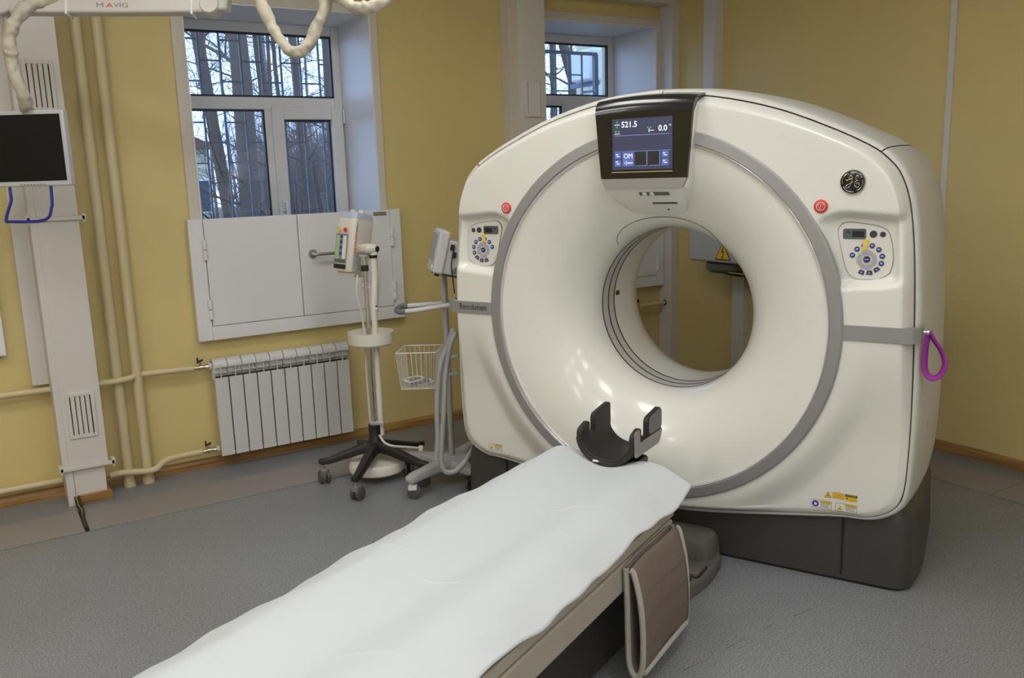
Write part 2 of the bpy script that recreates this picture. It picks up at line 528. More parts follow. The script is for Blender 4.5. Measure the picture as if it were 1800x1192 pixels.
# hinged steel shields over the lower window halves
def shield(x0, x1, z0, z1, label, handle=True, plate=True, xm=None):
    root = thing('window_shield', label, 'shutter', ((x0 + x1) / 2, WY, z0))
    y = WY - .055
    fw = .078
    m = MB(root)
    m.box((x0, y, z0), (x0 + fw, WY - .015, z1)).box((x1 - fw + .008, y, z0), (x1, WY - .015, z1)).box((x0 + fw, y, z0), (x1 - fw + .008, WY - .015, z0 + fw))
    m.build('frame', 'shield_steel', root, bevel=.003)
    m = MB(root); m.box((x0 + .02, WY - .016, z0 + .02), (x1 - .02, WY - .0145, z1 - .01)); m.build('backing', 'dark_gap', root)
    xm = xm or (x0 + x1) / 2 - .02
    for k, (a, b) in enumerate(((x0 + fw + .003, xm - .002), (xm + .002, x1 - fw + .005))):
        m = MB(root); m.box((a, y - .004, z0 + fw + .003), (b, y + .03, z1 - .002)); d = m.build('door', 'shield_steel', root, bevel=.002)
        hx = a - .006 if k == 0 else b + .006
        for hz in (z1 - .165, z0 + .175):
            m = MB(root); m.cyl((hx, y - .012, hz - .055), (hx, y - .012, hz - .002), .0115, n=12).cyl((hx, y - .012, hz + .002), (hx, y - .012, hz + .055), .0115, n=12)
            m.build('hinge', 'shield_steel', d)
        if k == 1 and handle:
            c = V((xm + .077, y - .004, z0 + .435))
            m = MB(root); m.lathe([(.0, 0), (.026, 0), (.026, .006), (.0, .008)], c, (0, -1, 0), 24); m.build('rosette', 'brushed_steel', d)
            m = MB(root); m.tube(smooth([c, c + V((0, -.045, 0)), c + V((.012, -.056, 0)), c + V((.13, -.056, 0)), c + V((.136, -.045, 0))], 4), .0095, 12); m.build('handle', 'brushed_steel', d)
        if k == 1 and plate:
            m = MB(root); m.box((b - .105, y - .0055, z1 - .035), (b - .02, y - .0035, z1 - .012)); m.build('maker_plate', 'brushed_steel', d)
    return root
shield(1.029, 2.275, .732, 1.399, 'pale grey double-door steel shield under the open window', xm=1.629)
shield(3.285, 4.405, .732, 1.399, 'pale grey steel shield seen through the scanner bore', handle=False, plate=False)
shield(-1.13, .113, .785, 1.44, 'pale grey steel shield edge left of the white cable duct', handle=False, plate=False)

# radiators
def radiator(x0, n, label, valves='left'):
    z0, z1 = .08, .632
    yf, yb = WY - .105, WY - .03
    root = thing('radiator', label, 'radiator', (x0 + n * .039, WY - .07, z0), 0, None)
    p = .079
    m = MB()        # one section, local to its left edge
    m.box((.0035, yf - WY, 0), (p - .0035, yf - WY + .012, .447))
    m.box((.014, yf - WY + .012, .01), (p - .014, yb - WY, .44)).box((.002, yf - WY + .03, .435), (p - .002, yb - WY, .53))
    arc = [(yb - WY, .47), (yb - WY, .535)] + [(yf - WY + .045 + .045 * math.cos(t), .512 + .04 * math.sin(t)) for t in [math.pi * k / 10 for k in range(0, 11)]][1:] + [(yf - WY, .506), (yf - WY + .006, .505), (yf - WY + .010, .512)] + [(yf - WY + .045 + .036 * math.cos(t), .512 + .031 * math.sin(t)) for t in [math.pi * k / 8 for k in range(7, 0, -1)]] + [(yb - WY - .008, .47)]
    nn = len(arc)
    vs = [(.002, a, b) for a, b in arc] + [(p - .002, a, b) for a, b in arc]
    m.add(vs, [tuple(range(nn)), tuple(range(nn, 2 * nn))[::-1]] + [(i, nn + i, nn + (i + 1) % nn, (i + 1) % nn) for i in range(nn)])
    m.box((p / 2 - .0022, yf - WY + .001, .442), (p / 2 + .0022, yf - WY + .05, .515))
    m.box((.004, yf - WY + .001, .475), (p - .004, yf - WY + .05, .4785))
    me = m.mesh('section', 'radiator_enamel', 40)
    inv = root.matrix_world.inverted()
    for k in range(n):
        inst(me, 'section', root, tuple(inv @ V((x0 + k * p, WY, z0))))
    m = MB(root)
    m.box((x0 + .01, yf + .014, z0 + .02), (x0 + n * p - .01, yf + .016, z0 + .455)); m.build('core', 'dark_gap', root)
    for zc in (z0 + .512, z0 + .035):
        xs = x0 if valves == 'left' else x0 + n * p
        s = -1 if valves == 'left' else 1
        ym = yf + .045
        m = MB(root); m.cyl((xs + s * .001, ym, zc), (xs + s * .014, ym, zc), .02, n=16).build('bushing', 'radiator_enamel', root)
        m = MB(root); m.cyl((xs + s * .013, ym, zc), (xs + s * .03, ym, zc), .013, n=8).cyl((xs + s * .03, ym, zc), (xs + s * .09, ym, zc), .0105, n=12).cyl((xs + s * .048, ym, zc), (xs + s * .066, ym, zc), .0155, n=12).cyl((xs + s * .057, ym, zc), (xs + s * .057, ym, zc + .028), .006, n=8)
        v = m.build('valve', 'brass_nickel', root)
        m = MB(root); m.obox((xs + s * .058, ym, zc + .036), (.016, 0, .006), (0, .008, 0), (0, 0, .005)).obox((xs + s * .07, ym, zc + .045), (.004, 0, 0), (0, .007, 0), (0, 0, .012)); m.build('valve_lever', 'black_plastic', v, bevel=.002)
        m = MB(root); xe = x0 + n * p if valves == 'left' else x0
        m.cyl((xe, ym, zc), (xe - s * .012, ym, zc), .017, n=12).build('end_plug', 'radiator_enamel', root)
    return root
radiator(1.078, 10, 'white ten-section radiator under the pale grey window shield')
radiator(3.45, 8, 'white radiator whose end shows through the scanner bore', 'right')

# heating pipes
YP = WY - .055
def pipe(path, r, label, extra=None, k=5):
    root = thing('heating_pipe', label, 'pipe', tuple(path[0]))
    MB(root).tube(smooth(path, k), r, 14).build('pipe_run', 'pipe_paint', root)
    for q in (extra or []):
        MB(root).tube(smooth(q, k), r * .95, 12).build('elbow', 'pipe_paint', root)
    return root
for X, lb in ((.598, 'yellow painted riser pipe next to the white cable duct'), (.694, 'yellow painted riser pipe on the radiator side')):
    root = thing('heating_riser', lb, 'pipe', (X, YP, 0))
    MB(root).cyl((X, YP, 0), (X, YP, CEIL), .0265, n=20).build('riser', 'pipe_paint', root)
    MB(root).cyl((X, YP, 0), (X, YP, .03), .031, n=20).build('collar', 'pipe_paint', root)
yr = WY - .06
pipe([(.50, YP - .035, .588), (.56, YP - .036, .588), (.60, YP - .040, .590), (.66, YP - .03, .594), (.694, YP, .598), (.80, yr, .598), (.985, yr, .592)], .0165, 'upper yellow feed pipe running to the radiator valve', k=6)
pipe([(.50, YP - .05, .095), (.56, YP - .05, .095), (.62, YP - .05, .088), (.69, YP - .05, .078), (.735, YP - .045, .082), (.77, YP - .02, .10), (.83, yr, .112), (.985, yr, .115)], .0165, 'lower yellow return pipe with a bend beside the radiator', k=6)
pipe([(X0 + .1, YP, .60), (-.5, YP, .592), (.283, YP, .585)], .0165, 'upper yellow pipe leaving the cable duct away from the radiator')
pipe([(X0 + .1, WY - .035, .10), (-.5, WY - .035, .098), (.283, WY - .035, .095)], .0165, 'lower yellow pipe along the skirting away from the radiator')
pipe([(4.17, yr, .598), (4.43, yr, .598)], .0165, 'short cream pipe from the far radiator to the corner duct')

# cable ducts with vents
def vent(m_root, x0, x1, z0, z1, y, par):
    f = MB(m_root)
    b = .018
    f.box((x0, y - .008, z0), (x0 + b, y + .003, z1)).box((x1 - b, y - .008, z0), (x1, y + .003, z1)).box((x0 + b, y - .008, z1 - b), (x1 - b, y + .003, z1)).box((x0 + b, y - .008, z0), (x1 - b, y + .003, z0 + b))
    fo = f.build('vent_grille', 'duct_enamel', par, bevel=.002)
    MB(m_root).box((x0 + b, y - .001, z0 + b), (x1 - b, y + .001, z1 - b)).build('vent_opening', 'dark_gap', fo)
    n = 4
    for k in range(n):
        xc = x0 + b + (x1 - x0 - 2 * b) * (k + .62) / (n + .25)
        MB(m_root).obox((xc, y - .005, (z0 + z1) / 2), (.0085, -.0035, 0), (.0006, .0012, 0), (0, 0, (z1 - z0) / 2 - b)).build('slat', 'duct_enamel', fo)
root = thing('cable_duct', 'white floor-to-ceiling cable duct with two vents, beside the yellow risers', 'duct', (.38, WY - .1, 0))
xa, xb, yf = .281, .492, WY - .2
MB(root).box((xa, yf, .20), (xb, WY, CEIL)).build('shaft', 'duct_enamel', root, bevel=.002)
MB(root).box((xa + .028, yf - .003, .20), (xb, yf + .001, 1.43)).build('cover', 'duct_enamel', root, bevel=.0015)
MB(root).box((xa + .028, yf - .003, 1.455), (xb, yf + .001, CEIL)).build('cover', 'duct_enamel', root, bevel=.0015)
MB(root).box((xa + .008, yf + .002, 0), (xa + .043, WY, .20)).box((xa + .045, yf + .006, .0), (xb - .02, WY, .20)).build('foot', 'duct_enamel', root)
for zb in (.195, 1.443):
    m = MB(root)
    m.box((xa - .012, yf - .016, zb - .008), (xb + .028, yf - .003, zb + .012)).box((xa + .03, yf - .006, zb + .012), (xb - .01, yf - .003, zb + .03))
    for q in (xa - .008, xb + .022):
        m.box((q - .008, yf - .016, zb - .010), (q + .010, yf + .03, zb + .020)).cyl((q + .002, yf - .010, zb - .024), (q + .002, yf - .010, zb - .008), .004, n=8)
    m.build('clamp', 'duct_enamel', root, bevel=.002)
vent(root, .331, .463, .348, .581, yf - .003, root)
vent(root, .331, .463, 1.945, 2.178, yf - .003, root)
MB(root).box((xa + .05, yf - .016, .0), (xb - .0, yf + .005, .052)).box((xb - .02, yf + .005, .0), (xb - .005, WY - .018, .052)).build('skirting', 'wood_skirting', root, bevel=.003)
MB().box((.205, WY - .055, .615), (.281, WY, CEIL)).build('wall_trunking', 'duct_enamel', bevel=.002)
tag(bpy.data.objects['wall_trunking'], 'narrow flat wall trunking tucked behind the vented white duct', 'trunking')

root = thing('cable_duct', 'cream vented cable duct standing between the two windows', 'duct', (3.17, WY - .1, 0))
xa, xb, yf = 3.072, 3.272, WY - .2
MB(root).box((xa, yf, 0), (xb, WY, CEIL)).build('shaft', 'duct_enamel', root, bevel=.002)
MB(root).box((xa - .004, WY - .10, .0), (xa + .001, WY - .003, CEIL)).build('side_cover', 'duct_enamel', root)
MB(root).box((xa + .02, yf - .003, .2), (xb, yf + .001, CEIL)).build('cover', 'duct_enamel', root, bevel=.0015)
vent(root, 3.112, 3.244, 1.935, 2.165, yf - .003, root)

root = thing('corner_duct', 'cream boxed duct standing in the room corner beside the far window', 'duct', (4.44, WY - .06, 0))
MB(root).box((4.41, WY - .13, 0), (WX, WY, 2.72)).build('upright', 'duct_enamel', root, bevel=.002)
MB(root).cyl((4.405, yr, .598), (4.411, yr, .598), .022, n=16).build('pipe_hole', 'dark_gap', root)

root = thing('lintel_duct', 'cream boxed duct crossing the wall above the far window', 'duct', (3.87, WY - .06, 2.72))
MB(root).box((3.272, WY - .13, 2.72), (WX, WY, 2.86)).build('trunk', 'duct_enamel', root, bevel=.002)
MB(root).box((3.28, WY - .133, 2.73), (WX - .01, WY - .129, 2.85)).build('cover', 'duct_enamel', root)
root = thing('wall_duct', 'pale duct running up the right wall above the electric cabinet', 'duct', (WX - .04, 4.48, 1.6))
MB(root).box((WX - .085, 4.40, 1.55), (WX, 4.50, CEIL)).build('trunk', 'duct_enamel', root, bevel=.002)
MB(root).box((WX - .087, 4.41, 1.55), (WX - .084, 4.49, CEIL)).build('cover', 'duct_enamel', root)

root = thing('electric_cabinet', 'grey wall cabinet with a yellow high-voltage triangle, seen through the bore', 'cabinet', (WX - .13, 4.15, .963))
cx = WX - .25
MB(root).box((cx, 3.86, .963), (WX, 4.436, 1.55)).build('body', 'cabinet_grey', root, bevel=.006)
MB(root).box((cx - .016, 3.87, .972), (cx - .001, 4.426, 1.54)).build('door', 'cabinet_grey', root, bevel=.004)
xs = cx - .018
c = V((xs, 4.115, 1.035))
tri = [(-.07, -.05), (.07, -.05), (0, .075)]
MB(root).prism(rpoly(tri, .008), c, V((0, -1, 0)), EZ, V((-.001, 0, 0))).build('sign_border', 'label_black', root)
MB(root).prism([(a * .86, b * .86 - .0) for a, b in tri], c + V((-.001, 0, 0)), V((0, -1, 0)), EZ, V((-.001, 0, 0))).build('sign_face', 'label_yellow', root)
bolt = [(.008, .045), (-.014, .0), (.004, .004), (-.004, -.03), (-.01, -.026), (.0, -.042), (.008, -.026), (.002, -.028), (.012, .012), (-.004, .008), (.014, .042)]
MB(root).prism(bolt, c + V((-.002, 0, 0)), V((0, -1, 0)), EZ, V((-.001, 0, 0))).build('sign_bolt', 'label_black', root)
root = thing('cable_tray', 'black and grey round cable gland below the electric cabinet', 'cable gland', (WX - .13, 4.12, .88))
MB(root).lathe([(.0, 0), (.13, 0), (.15, .02), (.15, .06), (.0, .062)], (WX - .13, 4.19, .895), (0, 0, 1), 32).build('gland_ring', 'pedal_grey', root)
MB(root).tube(smooth([(WX - .24, 4.2, .915), (WX - .2, 4.08, .89), (WX - .12, 4.02, .885), (WX - .03, 4.06, .9)], 5), .012, 10).build('cable', 'cable_black', root)
MB(root).tube(smooth([(WX - .25, 4.22, .925), (WX - .22, 4.07, .90), (WX - .13, 3.99, .89), (WX - .03, 4.04, .91)], 5), .005, 8).build('earth_wire', 'cable_yellow', root)
MB(root).add([(WX - .12, 4.06, .96), (WX - .03, 3.94, .96), (WX - .03, 4.02, .72), (WX - .10, 4.05, .96), (WX - .02, 3.93, .96), (WX - .02, 4.01, .72)], [(0, 1, 2), (5, 4, 3), (0, 3, 4, 1), (1, 4, 5, 2), (2, 5, 3, 0)]).build('bracket', 'black_plastic', root, recalc=True)
tag(MB().box((WX - .05, 4.13, .058), (WX, 4.235, .90)).build('wall_trunking', 'duct_enamel', bevel=.002), 'pale vertical trunking below the electric cabinet', 'trunking')
struct(MB().box((WX - .012, 2.755, .058), (WX, 2.787, CEIL)).build('trim_3', 'duct_enamel'), 'thin pale cover strip up the right wall')

# floor duct covers
def plate(a, b, c, d, label):
    o = MB().box((a, c, .0), (b, d, .004)).build('duct_cover', 'duct_cover', bevel=.0015)
    return tag(o, label, 'floor cover', 'brown covers over the floor duct')
xx = [(-1.9, -.75), (-.745, .316), (.336, 1.535), (1.54, 2.3)]
lbs = ['brown floor duct cover beyond the left shield', 'brown floor duct cover left of the cable gap at the duct foot', 'long brown floor duct cover right of the cable gap', 'brown floor duct cover under the wheeled stands']
for (a, b), lb in zip(xx, lbs): plate(a, b, 4.345, 4.66, lb)
for (a, b), lb in zip([(3.2, 4.172), (2.163, 3.195), (1.0, 2.158)][1:], ['brown floor duct cover beside the dark scanner base', 'brown floor duct cover along the right wall nearer the doorless end']):
    plate(4.03, 4.30, a, b, lb)
root = thing('floor_cable', 'black cable bundle dropping from the duct foot into the floor gap', 'cable', (.31, 4.7, 0))
for k in range(3):
    o = k * .008
    MB(root).tube(smooth([(.318 + o, 4.74, .05), (.322 + o, 4.70, .012), (.330 + o * .6, 4.62, .008), (.322 + o * .4, 4.50, .008), (.322 + o * .3, 4.37, .008)], 5), .0055, 8).build('strand', 'cable_black', root)
MB(root).tube(smooth([(.323, 4.74, .056), (.327, 4.70, .018), (.334, 4.63, .014), (.326, 4.56, .012)], 5), .0022, 6).build('earth_wire', 'cable_yellow', root)
tag(MB().box((.3165, 4.347, .0002), (.3355, 4.66, .0015)).build('floor_slot', 'dark_gap', angle=0), 'dark slot between two brown floor duct covers', 'floor gap')

# ------------------------------------------------------------------ CT scanner (own frame: x right, y away along the bore, z up)
ct = thing('ct_scanner', 'large white ring-shaped CT scanner with a lit display above its bore', 'scanner', tuple(GC), GROT)
half = [(0, .19), (.17, .197), (.37, .222), (.57, .252), (.75, .278), (.85, .285), (.925, .318), (.968, .375), (.982, .50), (.985, .75), (.978, 1.05),
        (.966, 1.28), (.945, 1.45), (.912, 1.55), (.87, 1.605), (.81, 1.652), (.665, 1.725), (.463, 1.805), (.226, 1.862), (0, 1.88)]
_o = smooth([(a, b, 0) for a, b in half], 8)
outline = [(q.x, q.y - HC) for q in _o] + [(-q.x, q.y - HC) for q in _o[::-1][1:-1]]
_ang = np.array([math.atan2(b, a) for a, b in outline]); _rad = np.array([math.hypot(a, b) for a, b in outline])
_k = np.argsort(_ang); _ang, _rad = _ang[_k], _rad[_k]
def ro(t):
    t = (t + math.pi) % (2 * math.pi) - math.pi
    return float(np.interp(t, _ang, _rad, period=2 * math.pi))
A0 = -.29
def aout(x, z):                        # depth of the outer front cover
    r = math.hypot(x, z - HC)
    low = sst(.98, .55, z)
    c = abs(x) / max(r, 1e-6)
    a = A0 + .05 * low * sst(.775, .90, r) * sst(.15, .6, c)
    ax = abs(x)
    if .60 < ax < 1.0 and 1.1 < z < 1.45:
        top = 1.428 - .35 * max(0, .72 - ax) - .10 * max(0, ax - .76)
        bot = 1.150 + .10 * max(0, ax - .75)
        d = (1 - sst(top - .024, top, z)) * sst(bot, bot + .032, z) * sst(.635, .705, ax) * (1 - sst(.898, .945, ax))
        a += .042 * d
    return a
NT = 480
th = [2 * math.pi * k / NT for k in range(NT)]
RI, RO = .703, .752
def ring_at(fn):
    return [fn(t) for t in th]
rows = []
b = .045
M = 44
for j in range(M + 1):
    s = j / M
    def fn(t):
        r = (RO - .012) + (ro(t) - b - (RO - .012)) * s
        x, z = r * math.cos(t), HC + r * math.sin(t)
        return (x, aout(x, z), z)
    rows.append(ring_at(fn))
AE = -.224
for dr, da in ((.004, .010), (.009, .035), (.013, .08), (.027, .52), (.034, .80), (.0368, .92), (.038, 1.0)):
    def fn(t, dr=dr, da=da):
        r = ro(t) - b + dr
        rr = ro(t) - b
        a = aout(rr * math.cos(t), HC + rr * math.sin(t))
        return (r * math.cos(t), a + (AE - a) * da, HC + r * math.sin(t))
    rows.append(ring_at(fn))
rows.append(ring_at(lambda t: ((ro(t) - .007) * math.cos(t), -.185, HC + (ro(t) - .007) * math.sin(t))))
MB().grid(rows, True).build('front_cover', 'scanner_white', ct, angle=75)

def revolve(prof, name, material, angle=40, n=192, parent=ct):     # (radius, depth) round the bore axis
    rws = [[(r * math.cos(2 * math.pi * k / n), a, HC + r * math.sin(2 * math.pi * k / n)) for k in range(n)] for r, a in prof]
    return MB().grid(rws, True).build(name, material, parent, angle=angle)
bell = []
for k in range(41):
    ph = math.pi / 2 * k / 40
    bell.append((.35 + .352 * (1 - math.cos(ph) ** 1.15), -.286 * math.sin(ph) ** 1.0))
revolve(bell, 'bore_funnel', 'scanner_white', 80)
revolve([(RI - .004, -.270), (RI - .004, -.298), (RI, -.303), (RI + .004, -.300)], 'ring_edge', 'silver_edge', 60)
revolve([(RI + .003, -.28), (RI + .003, -.3015), (RI + .006, -.305), (RO - .006, -.3015), (RO, -.297), (RO, -.26)], 'silver_ring', 'scanner_silver', 30)
# inner tube and rear funnel
revolve([(.35, 0), (.35, .004)], 'bore_lip', 'scanner_white')
revolve([(.3505, .004), (.3505, .136)], 'detector_window', 'bore_grey')
for a in (.004, .066, .126):
    revolve([(.3500, a), (.3490, a + .002), (.3490, a + .009), (.3500, a + .011)], 'window_seam', 'seam_brown')
rear = [(.35, .136), (.35, .30)] + [(.35 + .25 * (1 - math.cos(math.pi / 2 * k / 16)), .30 + .32 * math.sin(math.pi / 2 * k / 16)) for k in range(1, 17)]
revolve(rear, 'rear_funnel', 'scanner_white', 60)
pt = math.radians(176)
MB().obox((-.3475, .165, HC + .03), (0, .018, 0), (0, 0, .011), (.003, 0, 0)).build('laser_port', 'seam_brown', ct, bevel=.004)

# shell panels behind the front cover
SEC = [(-.170, -.003), (-.214, -.003), (-.221, -.0015), (-.221, .005), (-.212, .014), (-.19, .019), (-.12, .026), (0, .033), (.2, .036), (.42, .026), (.53, .004), (.59, -.03), (.62, -.075), (.625, -.12)]
def shell(t0, t1, name, sx=1):
    n = max(8, int(abs(t1 - t0) / 1.2))
    rws = []
    for a, d in SEC:
        rws.append([((ro(t) + d) * math.cos(t), a, HC + (ro(t) + d) * math.sin(t)) for t in [math.radians(t0 + (t1 - t0) * k / n) for k in range(n + 1)]])
    rws.append([(.58 * math.cos(t), .625, HC + .58 * math.sin(t)) for t in [math.radians(t0 + (t1 - t0) * k / n) for k in range(n + 1)]])
    return MB().grid(rws).build(name, 'scanner_shell', ct, angle=50)
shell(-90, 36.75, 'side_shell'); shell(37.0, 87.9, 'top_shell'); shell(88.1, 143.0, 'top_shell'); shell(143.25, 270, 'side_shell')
rows = [[((ro(t) - .03) * math.cos(t), a, HC + (ro(t) - .03) * math.sin(t)) for t in th[::4]] for a in (-.21, .5)]
MB().grid(rows, True).build('inner_frame', 'dark_gap', ct)

# base
def rprism(poly, zs, name, material, parent, bevel=.0):
    m = MB()
    rws = [[(x * s, y * s2 + o, z) for x, y in poly] for z, s, s2, o in zs]
    n = len(poly)
    m.grid(rws, True)
    k = len(m.v)
    m.f += [tuple(range(n))[::-1], tuple(range(k - n, k))]
    return m.build(name, material, parent, bevel=bevel, angle=40)
bp = rpoly([(-1.0, -.195), (1.0, -.195), (1.02, .02), (.985, .58), (-.985, .58), (-1.02, .02)], .07, 8)
rprism(bp, [(.012, 1, 1, 0), (.03, 1.004, 1.004, 0), (.26, .996, .99, 0), (.30, .985, .97, 0), (.33, .95, .9, 0)], 'base', 'scanner_base', ct)
rprism([(a * .985, b_ * .97) for a, b_ in bp], [(.0, 1, 1, 0), (.02, 1, 1, 0)], 'plinth', 'dark_gap', ct)
for sx in (-1, 1):
    MB().box((sx * .762 - .003, -.2005, .03), (sx * .762 + .003, -.19, .27)).build('base_seam', 'dark_gap', ct)

# display head
def hw(z):                       # half width of the console against height
    return float(np.interp(z, [1.41, 1.50, 1.53, 1.88], [.118, .172, .181, .209]))
prof = [(-.300, 1.838), (-.328, 1.80), (-.328, 1.525), (-.318, 1.512), (-.160, 1.410), (-.06, 1.415), (-.15, 1.60), (-.19, 1.838)]
m = MB(); n = len(prof)
m.add([(-hw(z), a, z) for a, z in prof] + [(hw(z), a, z) for a, z in prof], [tuple(range(n)), tuple(range(n, 2 * n))[::-1]] + [(i, n + i, n + (i + 1) % n, (i + 1) % n) for i in range(n)])
m.build('display_console', 'scanner_white', ct, bevel=.008, seg=3, recalc=True)
bl = [(-.340, 1.560), (-.342, 1.70), (-.342, 1.80)] + [(-.342 + .055 * (1 - math.cos(t)), 1.80 + .062 * math.sin(t)) for t in [math.pi / 2 * k / 8 for k in range(1, 9)]] + [(-.21, 1.874)]
def hb(z): return float(np.interp(z, [1.56, 1.88], [.179, .206]))
m = MB()
nx = 16
rws = []
for a, z in bl:
    w_ = hb(z)
    rws.append([(w_ * (2 * k / nx - 1), a, z + (.012 * (1 - (2 * k / nx - 1) ** 2) if z > 1.8 else 0)) for k in range(nx + 1)])
back = [[(x, a + .03, z - .004) for x, a, z in r] for r in rws]
m.grid(rws); m.grid(back[::-1])
for k in (0, nx):
    m.add([r[k] for r in rws] + [r[k] for r in back], [(i, i + 1, len(rws) + i + 1, len(rws) + i) for i in range(len(rws) - 1)])
m.add(rws[0] + back[0], [(i, i + 1, nx + 2 + i, nx + 1 + i) for i in range(nx)])
disp = m.build('display_housing', 'black_gloss', ct, angle=40, recalc=True)
MB().prism(rpoly([(-.1785, .035), (-.163, 0), (.163, 0), (.1785, .035)], .010), (0, -.341, 1.524), EX, EZ, V((0, .02, 0))).build('display_trim', 'scanner_silver', ct, recalc=True)

SY = -.3440
def dq(u, v, a=SY):               # screen coordinates: u 0..1 to the right, v 0..1 downwards
    return V((-.126 + .248 * u, a, 1.787 - .194 * v))
def srect(u0, v0, u1, v1, name, material, a=SY - .0004, par=None):
    p = [dq(u0, v0, a), dq(u1, v0, a), dq(u1, v1, a), dq(u0, v1, a)]
    q = [V((x.x, x.y + .0006, x.z)) for x in p]
    return MB().add(p + q, [(0, 3, 2, 1), (4, 5, 6, 7), (0, 1, 5, 4), (1, 2, 6, 5), (2, 3, 7, 6), (3, 0, 4, 7)]).build(name, material, par or disp, angle=0, recalc=True)
scr = srect(0, 0, 1, 1, 'screen', 'screen_glow', SY)
S2 = SY - .001
def stext(s, u, v, size, material, align='CENTER', sx=1.0):
    return text(s, size, material, disp, dq(u, v, S2 - .0004), EX, EZ, 'screen_text', .0003, align, sx, .0004 if size > .029 else .0)
stext('521.5', .29, .12, .031, 'screen_white', sx=.98)
stext('0.0', .845, .222, .030, 'screen_white', sx=.98)
MB().lathe([(.0016, 0), (.0032, 0), (.0032, .0006), (.0016, .0006)], dq(.965, .165, S2 - .0004), (0, -1, 0), 16, True).build('degree_mark', 'screen_white', disp)
srect(.035, .325, .965, .333, 'screen_rule', 'screen_line', S2)
srect(.03, .637, .97, .643, 'screen_rule', 'screen_line', S2)
for u0, u1, v0, v1 in ((.04, .145, .655, .775), (.04, .145, .80, .93), (.83, .94, .655, .775), (.83, .94, .80, .93)):
    srect(u0, v0, u1, v1, 'screen_tile', 'screen_tile', S2)
    srect(u0 + .02, v0 + .03, u0 + .055, v0 + .05, 'tile_icon', 'screen_white', S2 - .0006)
    srect(u0 + .035, v0 + .07, u0 + .085, v0 + .085, 'tile_icon', 'screen_white', S2 - .0006)
srect(.175, .655, .365, .93, 'screen_tile', 'screen_tile', S2)
stext('OM', .27, .735, .027, 'screen_white', sx=.9)
MB().tube([dq(.205, .865, S2 - .0008), dq(.222, .845, S2 - .0008)], .0006, 6).tube([dq(.205, .865, S2 - .0008), dq(.222, .885, S2 - .0008)], .0006, 6).build('tile_icon', 'screen_white', disp)
srect(.236, .82, .241, .91, 'tile_icon', 'screen_white', S2 - .0006); srect(.25, .855, .345, .875, 'tile_icon', 'screen_white', S2 - .0006)
for u0, u1 in ((.39, .585), (.605, .80)):
    srect(u0, .655, u1, .93, 'screen_field', 'screen_dark', S2)
    srect(u1 - .008, .655, u1, .93, 'screen_rule', 'screen_line', S2 - .0005)
    srect(u0 + .01, .922, u1, .93, 'screen_rule', 'screen_line', S2 - .0005)
def arrow(u, v, du, dv, s=.020):
    p = [dq(u + du * s * 1.0, v + dv * s * 1.3, S2), dq(u + dv * s * .8 - du * s * .5, v + du * s * .9 - dv * s * .5, S2), dq(u - dv * s * .8 - du * s * .5, v - du * s * .9 - dv * s * .5, S2)]
    q = [V((x.x, x.y + .0005, x.z)) for x in p]
    MB().add(p + q, [(0, 1, 2), (5, 4, 3), (0, 3, 4, 1), (1, 4, 5, 2), (2, 5, 3, 0)]).build('screen_arrow', 'screen_green', disp, angle=0, recalc=True)
arrow(.085, .065, 0, -1); arrow(.085, .165, 0, 1); arrow(.06, .245, -1, 0); arrow(.11, .245, 1, 0); arrow(.60, .195, -1, 0); arrow(.645, .195, 1, 0)
srect(.04, .108, .13, .122, 'screen_icon', 'screen_white', S2); srect(.04, .285, .13, .297, 'screen_icon', 'screen_white', S2)
srect(.615, .215, .625, .285, 'screen_icon', 'screen_white', S2); srect(.63, .245, .70, .257, 'screen_icon', 'screen_white', S2)
for k in range(5):
    MB().lathe([(.0035, 0), (.0048, 0), (.0048, .0004), (.0035, .0004)], dq(.51 + .105 * k, .095, S2), (0, -1, 0), 14, True).build('screen_icon', 'screen_dim', disp)
srect(-.02, 1.035, 1.0, 1.055, 'screen_bar', 'silver_edge', SY + .0005)
# console slots on the sloping underside
sl = V((0, .158, -.102)).normalized(); nr = V((0, -.102, -.158)).normalized()
def slope(x, s): return V((x, -.318, 1.512)) + sl * s
MB().obox(slope(.03, .022) + nr * .002, (.062, 0, 0), sl * .010, nr * .003).build('intercom_slot', 'pedal_grey', ct, bevel=.003)
for q in (-.008, .022):
    MB().lathe([(.0, 0), (.011, 0), (.009, .005), (.0, .006)], slope(q, .020) + nr * .003, nr, 16).build('intercom_knob', 'scanner_white', ct)
MB().obox(slope(.05, .095) + nr * .001, (.052, 0, 0), sl * .005, nr * .003).build('camera_slot', 'text_grey', ct, bevel=.003)
MB().lathe([(.0, 0), (.004, 0), (.004, .003), (.0, .003)], slope(.05, .145) + nr * .0, nr, 12).build('camera_pin', 'text_grey', ct)
# lens-shaped access seam above the bore
def bell_pt(r, t, lift=.0):
    ph = math.acos(max(0, 1 - (r - .35) / .352) ** (1 / 1.15))
    return V((r * math.cos(t), -.286 * math.sin(ph) - lift, HC + r * math.sin(t)))
path = []
for k in range(41):
    u = -1 + 2 * k / 40
    t = math.radians(90 - 40 * u)
    r = .362 + .038 * (1 - abs(u) ** 5)
    path.append(bell_pt(r, t, .0006))
MB().tube(path, .0014, 6).build('access_seam', 'seam_brown', ct)

